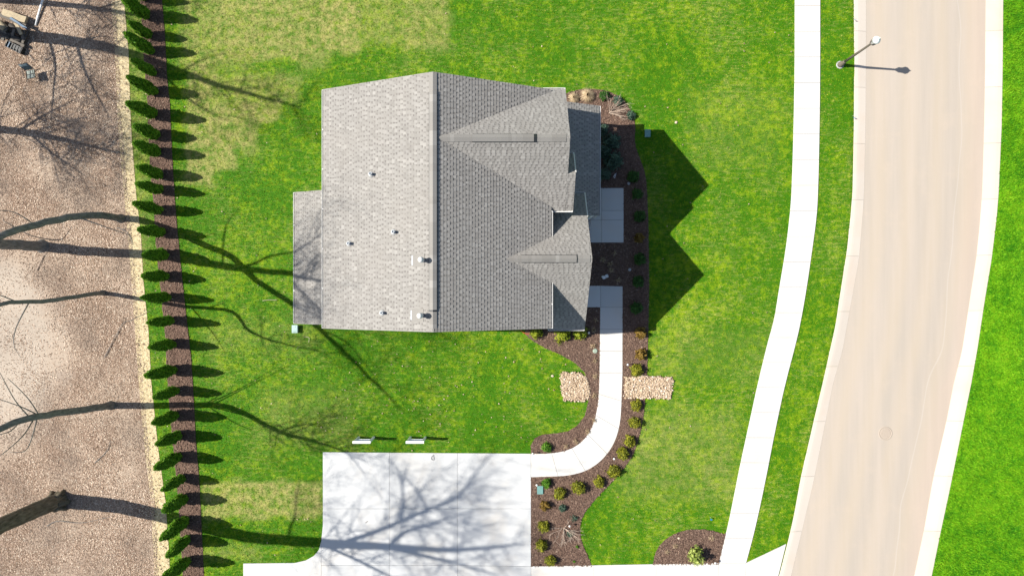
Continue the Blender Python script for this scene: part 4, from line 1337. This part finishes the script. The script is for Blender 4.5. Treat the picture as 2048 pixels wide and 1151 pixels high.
# crumpled plastic, hose, flags, stones
def crumple(px, py, w, l, label, name, mat, cat, seed):
    rnd = random.Random(seed); x, y = G(px, py)
    n = 7; V = []
    for i in range(n):
        for j in range(n):
            V.append(((i / (n - 1) - .5) * w + rnd.gauss(0, .012), (j / (n - 1) - .5) * l * (1 - .5 * abs(i / (n - 1) - .4)) + rnd.gauss(0, .012), .03 + abs(rnd.gauss(0, .03))))
    idx = np.arange(n * n).reshape(n, n)
    F = np.stack([idx[:-1, :-1], idx[1:, :-1], idx[1:, 1:], idx[:-1, 1:]], -1).reshape(-1, 4)
    o = link(name, np_mesh(name, V, F), M[mat]); o.location = (x, y, .02); o.rotation_euler.z = rnd.uniform(.3, .8)
    sm = o.modifiers.new('thickness', 'SOLIDIFY'); sm.thickness = .006
    tag(o, label, cat)
crumple(1210, 553, .36, .2, 'crumpled white plastic sheet in shaded mulch by the porch slab', 'plastic_sheet', 'white_plastic', 'plastic sheet', 3)
x, y = G(1230, 351)
o = empty('plant_tag', (x, y, .02), math.radians(62)); tag(o, 'small white plant tag lying in shaded mulch between shrubs', 'plant tag')
mb = MB(); mb.box(-.14, .08, -.055, .055, .02, .035); mb.build('plate', M['white_plastic'], o)
mb = MB(); mb.box(.08, .2, -.015, .015, .015, .025); mb.build('spike', M['white_plastic'], o)
mb = MB(); P, R = bez([(*G(1070, 655), .06), (*G(1064, 664), .05), (*G(1055, 667), .05), (*G(1046, 664), .045), (*G(1040, 658), .05)], [.016] * 5); mb.tube(P, R, 8)
tag(mb.build('garden_hose', M['hose']), 'orange red garden hose curving out from under the eave', 'hose')
for px, py, lb in ((1418, 1031, 'tiny blue marker flag in lawn above the corner mulch bed'), (1704, 38, 'tiny blue marker flag beside kerb beyond the street lamp'), (1703, 233, 'tiny blue marker flag beside kerb in the verge below the street lamp')):
    x, y = G(px, py); o = empty('marker_flag', (x, y, 0)); tag(o, lb, 'marker flag')
    mb = MB(); mb.tube([(0, 0, -.05), (0, 0, .3)], .005, 5); mb.build('wire', M['galv'], o)
    mb = MB(); mb.box(.004, .11, -.004, .004, .2, .3, Matrix.Rotation(.5, 4, 'X')); mb.build('flag', M['blue_plastic'], o)
def rock_mesh(seed, n=2):
    bm = bmesh.new(); bmesh.ops.create_icosphere(bm, subdivisions=n, radius=1)
    rnd = random.Random(seed)
    for v in bm.verts: v.co *= rnd.uniform(.82, 1.12)
    me = bpy.data.meshes.new('rock'); bm.to_mesh(me); bm.free()
    a = me.attributes.new('rnd', 'FLOAT', 'FACE'); a.data.foreach_set('value', [.85] * len(me.polygons))
    me.materials.append(M['stone']); return me
for px, py, lb in ((1105, 751, 'pale stone lying in grass beside the rounded stone bed'), (1357, 1075, 'pale stone on the corner mulch bed'), (1352, 245, 'pale stone in the lawn east of the rounded mulch bed end')):
    x, y = G(px, py); o = link('rock', rock_mesh(px)); o.location = (x, y, .03); o.scale = (.085, .07, .05); tag(o, lb, 'rock')

# ------------------------------------------------------------------ things on the woodland floor
def lumber(a, b, w, t, z, mat, name, label, cat, group=None, tilt=0.0):
    (ax, ay), (bx, by) = G(*a), G(*b)
    d = Vector((bx - ax, by - ay, 0)); L = d.length
    o = empty(name, ((ax + bx) / 2, (ay + by) / 2, z), math.atan2(d.y, d.x)); o.rotation_euler.y = tilt
    tag(o, label, cat, group)
    return o, L
def plank(a, b, w, t, z, mat, label, tilt=0.0, group='weathered planks in the wood pile'):
    o, L = lumber(a, b, w, t, z, mat, 'plank', label, 'plank', group, tilt)
    rnd = random.Random(int(a[0] * 31 + a[1])); mb = MB(); n = 5
    for i in range(n + 1):
        x = -L / 2 + L * i / n; dw = rnd.gauss(0, .008)
        for yy, zz in ((-w / 2 + dw, 0), (w / 2 + dw, 0), (w / 2 + dw, t), (-w / 2 + dw, t)): mb.v.append((x, yy, zz + .015 * math.sin(i)))
    for i in range(n):
        for k in range(4):
            mb.face((i * 4 + k, (i + 1) * 4 + k, (i + 1) * 4 + (k + 1) % 4, i * 4 + (k + 1) % 4))
    mb.face((0, 1, 2, 3)); mb.face((n * 4 + 3, n * 4 + 2, n * 4 + 1, n * 4))
    mb.build('board', M[mat], o)
plank((16, 30), (62, 46), .34, .16, .30, 'wood_pale', 'wide bleached split slab on top of the wood pile', group=None)
plank((-6, 28), (62, 58), .17, .07, .38, 'wood_grey', 'long grey weathered plank across the wood pile')
plank((40, 48), (52, 74), .17, .06, .34, 'wood_pale', 'short bleached board lying crosswise on the wood pile', group=None)
plank((4, 50), (22, 80), .2, .14, .18, 'wood_grey', 'long grey weathered plank across the wood pile')
plank((20, 56), (12, 84), .16, .1, .2, 'wood_grey', 'long grey weathered plank across the wood pile')
plank((36, 62), (28, 86), .13, .08, .2, 'wood_grey', 'long grey weathered plank across the wood pile')
plank((54, 64), (48, 98), .15, .09, .14, 'wood_grey', 'long grey weathered plank across the wood pile')
plank((30, 84), (56, 96), .12, .08, .24, 'wood_grey', 'long grey weathered plank across the wood pile')
plank((64, 66), (54, 86), .1, .08, .2, 'wood_dark', 'short dark wet board at the end of the wood pile', group=None)
plank((34, 43), (66, 64), .11, .05, .47, 'tarp', 'dark blue metal strip lying on the wood pile', group=None)
def log(a, b, r, z, label, mat='wood_dark', group='dark logs under the wood pile'):
    o, L = lumber(a, b, r, r, z, mat, 'log', label, 'log', group)
    mb = MB(); mb.tube([(-L / 2, 0, 0), (-L / 4, .02, .01), (L / 4, -.02, 0), (L / 2, 0, .01)], [r * .95, r, r * 1.03, r * .93], 10); mb.build('wood', M[mat], o)
log((-8, 62), (28, 78), .17, .16, 'dark wet log at the bottom of the wood pile')
log((14, 70), (48, 84), .15, .14, 'dark wet log at the bottom of the wood pile')
log((24, 52), (46, 70), .13, .12, 'dark wet log at the bottom of the wood pile')
log((2, 48), (18, 62), .2, .22, 'stubby bleached log end propped on the wood pile', 'wood_pale', None)
# black crate
x, y = G(35, 98)
o = empty('plastic_crate', (x, y, 0), math.radians(-26)); tag(o, 'black ribbed plastic crate lying beside the wood pile', 'crate')
mb = MB(); w, l, h = .92, .34, .3
mb.box(-w / 2, w / 2, -l / 2, l / 2, .02, .06); mb.box(-w / 2, w / 2, -l / 2, -l / 2 + .02, .06, h); mb.box(-w / 2, w / 2, l / 2 - .02, l / 2, .06, h)
mb.box(-w / 2, -w / 2 + .02, -l / 2 + .02, l / 2 - .02, .06, h); mb.box(w / 2 - .02, w / 2, -l / 2 + .02, l / 2 - .02, .06, h); mb.build('shell', M['black_plastic'], o)
for i in range(5):
    mb = MB(); xx = -w / 2 + .12 + i * .17; mb.box(xx, xx + .06, -l / 2 + .02, l / 2 - .02, h - .05, h - .01); mb.build('rib', M['tarp'] if i == 0 else M['black_plastic'], o)
# white pipe
mb = MB(); a, b = G(72, 52), G(100, -28); P = [(a[0], a[1], .05), ((a[0] + b[0]) / 2, (a[1] + b[1]) / 2, .14), (b[0], b[1], .22)]
mb.tube(P, .055, 12); d = (Vector(P[2]) - Vector(P[0])).normalized()
for t in (.22, .62):
    c = Vector(P[0]).lerp(Vector(P[2]), t); mb.tube([c - d * .05, c + d * .05], .066, 12)
tag(mb.build('white_pipe', M['white_plastic']), 'long white plastic pipe lying on dead leaves by the wood pile', 'pipe')
# folding chair
x, y = G(72, 152)
ch = empty('garden_chair', (x, y, .01), math.radians(-78)); tag(ch, 'grey sling garden chair standing on dead leaves', 'chair')
def sling(pts, w, name, mat):
    mb = MB(); n = len(pts)
    for (x_, z_) in pts:
        for j in range(5):
            yy = (j / 4 - .5) * w; mb.v.append((x_, yy, z_ - .03 * (1 - (2 * j / 4 - 1) ** 2)))
    for i in range(n - 1):
        for j in range(4):
            mb.face((i * 5 + j, (i + 1) * 5 + j, (i + 1) * 5 + j + 1, i * 5 + j + 1), smooth=True)
    ob = mb.build(name, M[mat], ch); sm = ob.modifiers.new('thickness', 'SOLIDIFY'); sm.thickness = .008
# local +x = front of the seat
for name, pts, mat in (('seat', [(-.2, .40), (0, .405), (.24, .44)], 'sling'), ('backrest', [(-.22, .44), (-.30, .70), (-.36, .95)], 'sling_dark')):
    sling(pts, .44, name, mat)
for s in (-.23, .23):
    mb = MB(); mb.tube([(.30, s, 0), (.27, s, .44), (-.2, s, .41), (-.37, s, .97)], .014, 8); mb.build('side_frame', M['dark_metal'], ch)
    mb = MB(); mb.tube([(.26, s * 1.08, .44), (.24, s * 1.1, .62), (-.28, s * 1.1, .64)], .016, 8); mb.build('armrest', M['dark_metal'], ch)
    mb = MB(); mb.tube([(-.34, s, 0), (-.02, s, .41)], .013, 8); mb.build('leg', M['dark_metal'], ch)
for nm, a, b in (('crossbar', (.27, -.23, .44), (.27, .23, .44)), ('crossbar', (-.37, -.23, .97), (-.37, .23, .97)), ('crossbar', (.02, -.23, .41), (.02, .23, .41)), ('crossbar', (-.3, -.23, .06), (-.3, .23, .06))):
    mb = MB(); mb.tube([a, b], .012, 8); mb.build(nm, M['dark_metal'], ch)
# fallen branches
for k, (pts, lb) in enumerate((([(60, 110), (66, 118), (72, 126)], 'short fallen stick between the wood pile and the chair'),
        ([(95, 1050), (118, 1040), (160, 1044), (205, 1036), (228, 1030)], 'long crooked fallen branch below the massive mossy tree'),
        ([(210, 715), (245, 650), (262, 640), (300, 622)], 'thin fallen branch crossing the straw strip'),
        ([(190, 925), (215, 900), (222, 880)], 'short fallen stick between the slender tree and the massive tree'),
        ([(235, 455), (252, 462), (262, 475), (266, 490)], 'curved fallen stick near the foot of the arching tree'),
        ([(75, 540), (92, 505), (104, 492)], 'pale fallen stick leaning beside the stout trunk'))):
    mb = MB(); rnd = random.Random(k)
    P, R = bez([(*G(*p), .04 + rnd.uniform(0, .04)) for p in pts], [.022 - .014 * i / (len(pts) - 1) for i in range(len(pts))]); mb.tube(P, R, 6)
    for _ in range(2):
        i = rnd.randrange(2, len(P) - 1); e = Vector((rnd.gauss(0, .3), rnd.gauss(0, .3), .05)); mb.tube([P[i], P[i] + e], [.01, .004], 4)
    tag(mb.build('fallen_branch', M['twig'] if k == 5 else M['bark']), lb, 'branch')
for k, (pts, lb) in enumerate((([(526, 601), (540, 599), (555, 600)], 'pale curved twig lying in grass by the rear porch'), ([(612, 673), (619, 675), (618, 684)], 'hooked pale twig lying in grass below the rear porch'), ([(731, 1044), (736, 1040)], 'tiny twig on the driveway slabs'), ([(865, 910), (863, 916), (868, 918), (867, 908)], 'looped dark twig on the driveway edge by the lawn'))):
    mb = MB(); P, R = bez([(*G(*p), .07) for p in pts], [.012] * len(pts)); mb.tube(P, R, 5)
    tag(mb.build('fallen_twig', M['twig'] if k < 2 else M['bark']), lb, 'twig')

# ------------------------------------------------------------------ ground cover scattered as real geometry
def scatter(n, box, include=None, exclude=()):
    X = RNG.uniform(box[0], box[1], n); Y = RNG.uniform(box[2], box[3], n)
    k = np.ones(n, bool)
    if include is not None: k &= inpoly(X, Y, include)
    for e in exclude: k &= ~inpoly(X, Y, e)
    return X[k], Y[k]

def blades(name, X, Y, z, h, w, mat, dorm=None, lean=1.0):
    n = len(X)
    a = RNG.uniform(0, 6.283, n); b = RNG.uniform(0, 6.283, n)
    hh = h * RNG.uniform(.5, 1.25, n); ww = w * RNG.uniform(.6, 1.3, n)
    ln = lean * RNG.uniform(.4, 1.3, n) * hh
    base = np.stack([X, Y, np.full(n, z)], 1)
    s = np.stack([np.cos(a) * ww, np.sin(a) * ww, np.zeros(n)], 1) * .5
    tip = base + np.stack([np.cos(b) * ln, np.sin(b) * ln, hh], 1)
    V = np.stack([base - s, base + s, tip], 1).reshape(-1, 3)
    F = np.arange(3 * n).reshape(n, 3)
    at_ = {'rnd': RNG.uniform(0, 1, n)}
    if dorm is not None: at_['dormant'] = dorm
    o = link(name, np_mesh(name, V, F, at_), mat)
    return o

driveP, sideP, walkP = GP(DRIVE), GP(swl + swr[::-1]), GP(WALKWAY)
hardscape = [driveP, sideP, walkP, GP(PORCH_A), GP(PORCH_B), HOUSE_FOOT, bed_main_s, bed_corner_s, GP(ROCK_A), GP(ROCK_B), strip_poly]
lawn_in = GP(STRAW_R + KL_OUT[::-1])
X, Y = scatter(620000, (-22, 19, -17, 17), lawn_in, hardscape)
tag(blades('lawn_grass', X, Y, 0.0, .050, .028, M['lawn'], dormancy(X, Y)), 'short mown lawn grass around the house', 'grass', kind='stuff')
fld_in = GP(KR_OUT + [(2300, 1700), (2300, -500)])
X, Y = scatter(150000, (22, 31, -17, 17), fld_in)
tag(blades('field_grass', X, Y, 0.0, .11, .045, M['field'], np.zeros(len(X))), 'lush bright green grass beyond the road', 'grass', kind='stuff')
X, Y = scatter(60000, (-24, -17, -17, 17), straw_poly)
tag(blades('straw_grass', X, Y, 0.012, .05, .03, M['straw_blade'], None, 1.6), 'pale dead grass strip between lawn and woodland', 'dead grass', kind='stuff')

def flakes(name, X, Y, z, size, mat, rise=.02, asp=1.4, rnd=None):
    n = len(X)
    C = np.stack([X, Y, z + RNG.uniform(.004, rise, n)], 1)
    N = np.stack([RNG.normal(0, .35, n), RNG.normal(0, .35, n), np.ones(n)], 1); N /= np.linalg.norm(N, axis=1)[:, None]
    V, F = leaf_quads(C, N, size, asp, RNG)
    return link(name, np_mesh(name, V, F, {'rnd': RNG.uniform(0, 1, n) if rnd is None else rnd}), mat)
wl_in = GP([(-250, -250)] + [(x + 8, y) for x, y in STRAW_L] + [(-250, 1400)])
X, Y = scatter(330000, (-29.5, -17, -16.3, 16.3), wl_in)
dens = .5 + .5 * np.sin(X * 1.1 + 2 * np.sin(Y * .7)) * np.sin(Y * .9 + 1.5 * np.sin(X * .8))
bd = ((X + 27.4) / 3.8) ** 2 + ((Y + 3.2) / 6.0) ** 2 + .35 * np.sin(X * 1.7 + Y) + .25 * np.sin(Y * 2.3 - X)
bare = np.clip((bd - .2) / 1.1, 0, 1)
k = RNG.uniform(0, 1, len(X)) < (.12 + .88 * bare) * (.3 + .7 * dens)
tag(flakes('leaf_litter', X[k], Y[k], .008, .040, M['leaf_litter'], .028, 1.5), 'dry fallen leaves covering the woodland floor', 'leaf litter', kind='stuff')
X, Y = scatter(9000, (-24, -17, -17, 17), straw_poly)
k = RNG.uniform(0, 1, len(X)) < .25 + .5 * (poly_x(GP(STRAW_R), Y) - X)
tag(flakes('strip_leaves', X[k], Y[k], .02, .06, M['leaf_litter'], .05, 1.3, RNG.uniform(0, .6, k.sum())), 'brown leaves blown onto the pale straw strip', 'leaf litter', kind='stuff')
# leaves blown over straw strip edge and lawn
X, Y = scatter(5200, (-22, 16, -16, 15), lawn_in, [driveP, sideP, walkP, HOUSE_FOOT])
cl = np.exp(-(((X + 5) / 5.5) ** 2 + ((Y + 6) / 2.6) ** 2)) + .7 * np.exp(-((X + 19.2) / .5) ** 2) + .07 + .6 * np.exp(-(((X - 2) / 3) ** 2 + ((Y + 4.5) / 1.5) ** 2))
k = RNG.uniform(0, 1, len(X)) < cl * .8
tag(flakes('lawn_leaves', X[k], Y[k], .045, .058, M['leaf_litter'], .03, 1.2, RNG.uniform(.1, .75, k.sum())), 'scattered dry leaves on the lawn grass', 'leaf litter', kind='stuff')
for nm, poly, cnt, bx, lb in (('mulch_chips', bed_main_s, 60000, (1, 8, -15.2, 10.8), 'brown bark chips covering the bed around the house front'),
                              ('strip_chips', strip_poly, 36000, (-21, -16, -16.5, 16.5), 'brown bark chips along the hedge row'),
                              ('corner_chips', bed_corner_s, 6000, (7.5, 11.7, -15.2, -12.8), 'brown bark chips in the corner bed by sidewalk')):
    X, Y = scatter(cnt, bx, poly, [walkP, GP(PORCH_A), GP(PORCH_B), HOUSE_FOOT, GP(ROCK_A), GP(ROCK_B)])
    tag(flakes(nm, X, Y, .03, .05, M['chip'], .035, 1.9, RNG.beta(2, 1.8, len(X))), lb, 'mulch', kind='stuff')

# river stones in the two stone beds
ico = bmesh.new(); bmesh.ops.create_icosphere(ico, subdivisions=1, radius=1)
ico.verts.ensure_lookup_table()
IV = np.array([v.co[:] for v in ico.verts]); IF = np.array([[v.index for v in f.verts] for f in ico.faces]); ico.free()
def stones(poly, cnt, bx, label):
    X, Y = scatter(cnt, bx, GP(poly)); n = len(X)
    X, Y = X + RNG.normal(0, .045, n), Y + RNG.normal(0, .045, n)
    sc = RNG.uniform(.02, .068, (n, 1)) * np.stack([RNG.uniform(.8, 1.3, n), RNG.uniform(.6, 1.0, n), RNG.uniform(.45, .75, n)], 1)
    a = RNG.uniform(0, 6.283, n)
    V = IV[None] * sc[:, None] * RNG.uniform(.88, 1.12, (n, len(IV), 1))
    c, s = np.cos(a)[:, None], np.sin(a)[:, None]
    V = np.stack([V[..., 0] * c - V[..., 1] * s + X[:, None], V[..., 0] * s + V[..., 1] * c + Y[:, None], V[..., 2] + .05 + RNG.uniform(0, .03, n)[:, None]], -1)
    F = (IF[None] + (np.arange(n) * len(IV))[:, None, None]).reshape(-1, 3)
    r = np.repeat(np.clip(RNG.normal(.52, .28, n), 0, 1), len(IF))
    tag(link('river_stones', np_mesh('river_stones', V.reshape(-1, 3), F, {'rnd': r}, True), M['stone']), label, 'stones', kind='stuff')
stones(ROCK_A, 2000, (2.6, 4.2, -6.2, -4.5), 'pale river stones filling the rounded stone bed by the lawn')
stones(ROCK_B, 2700, (6.0, 8.7, -6.1, -4.6), 'pale river stones filling the rectangular stone bed beside the front walk')
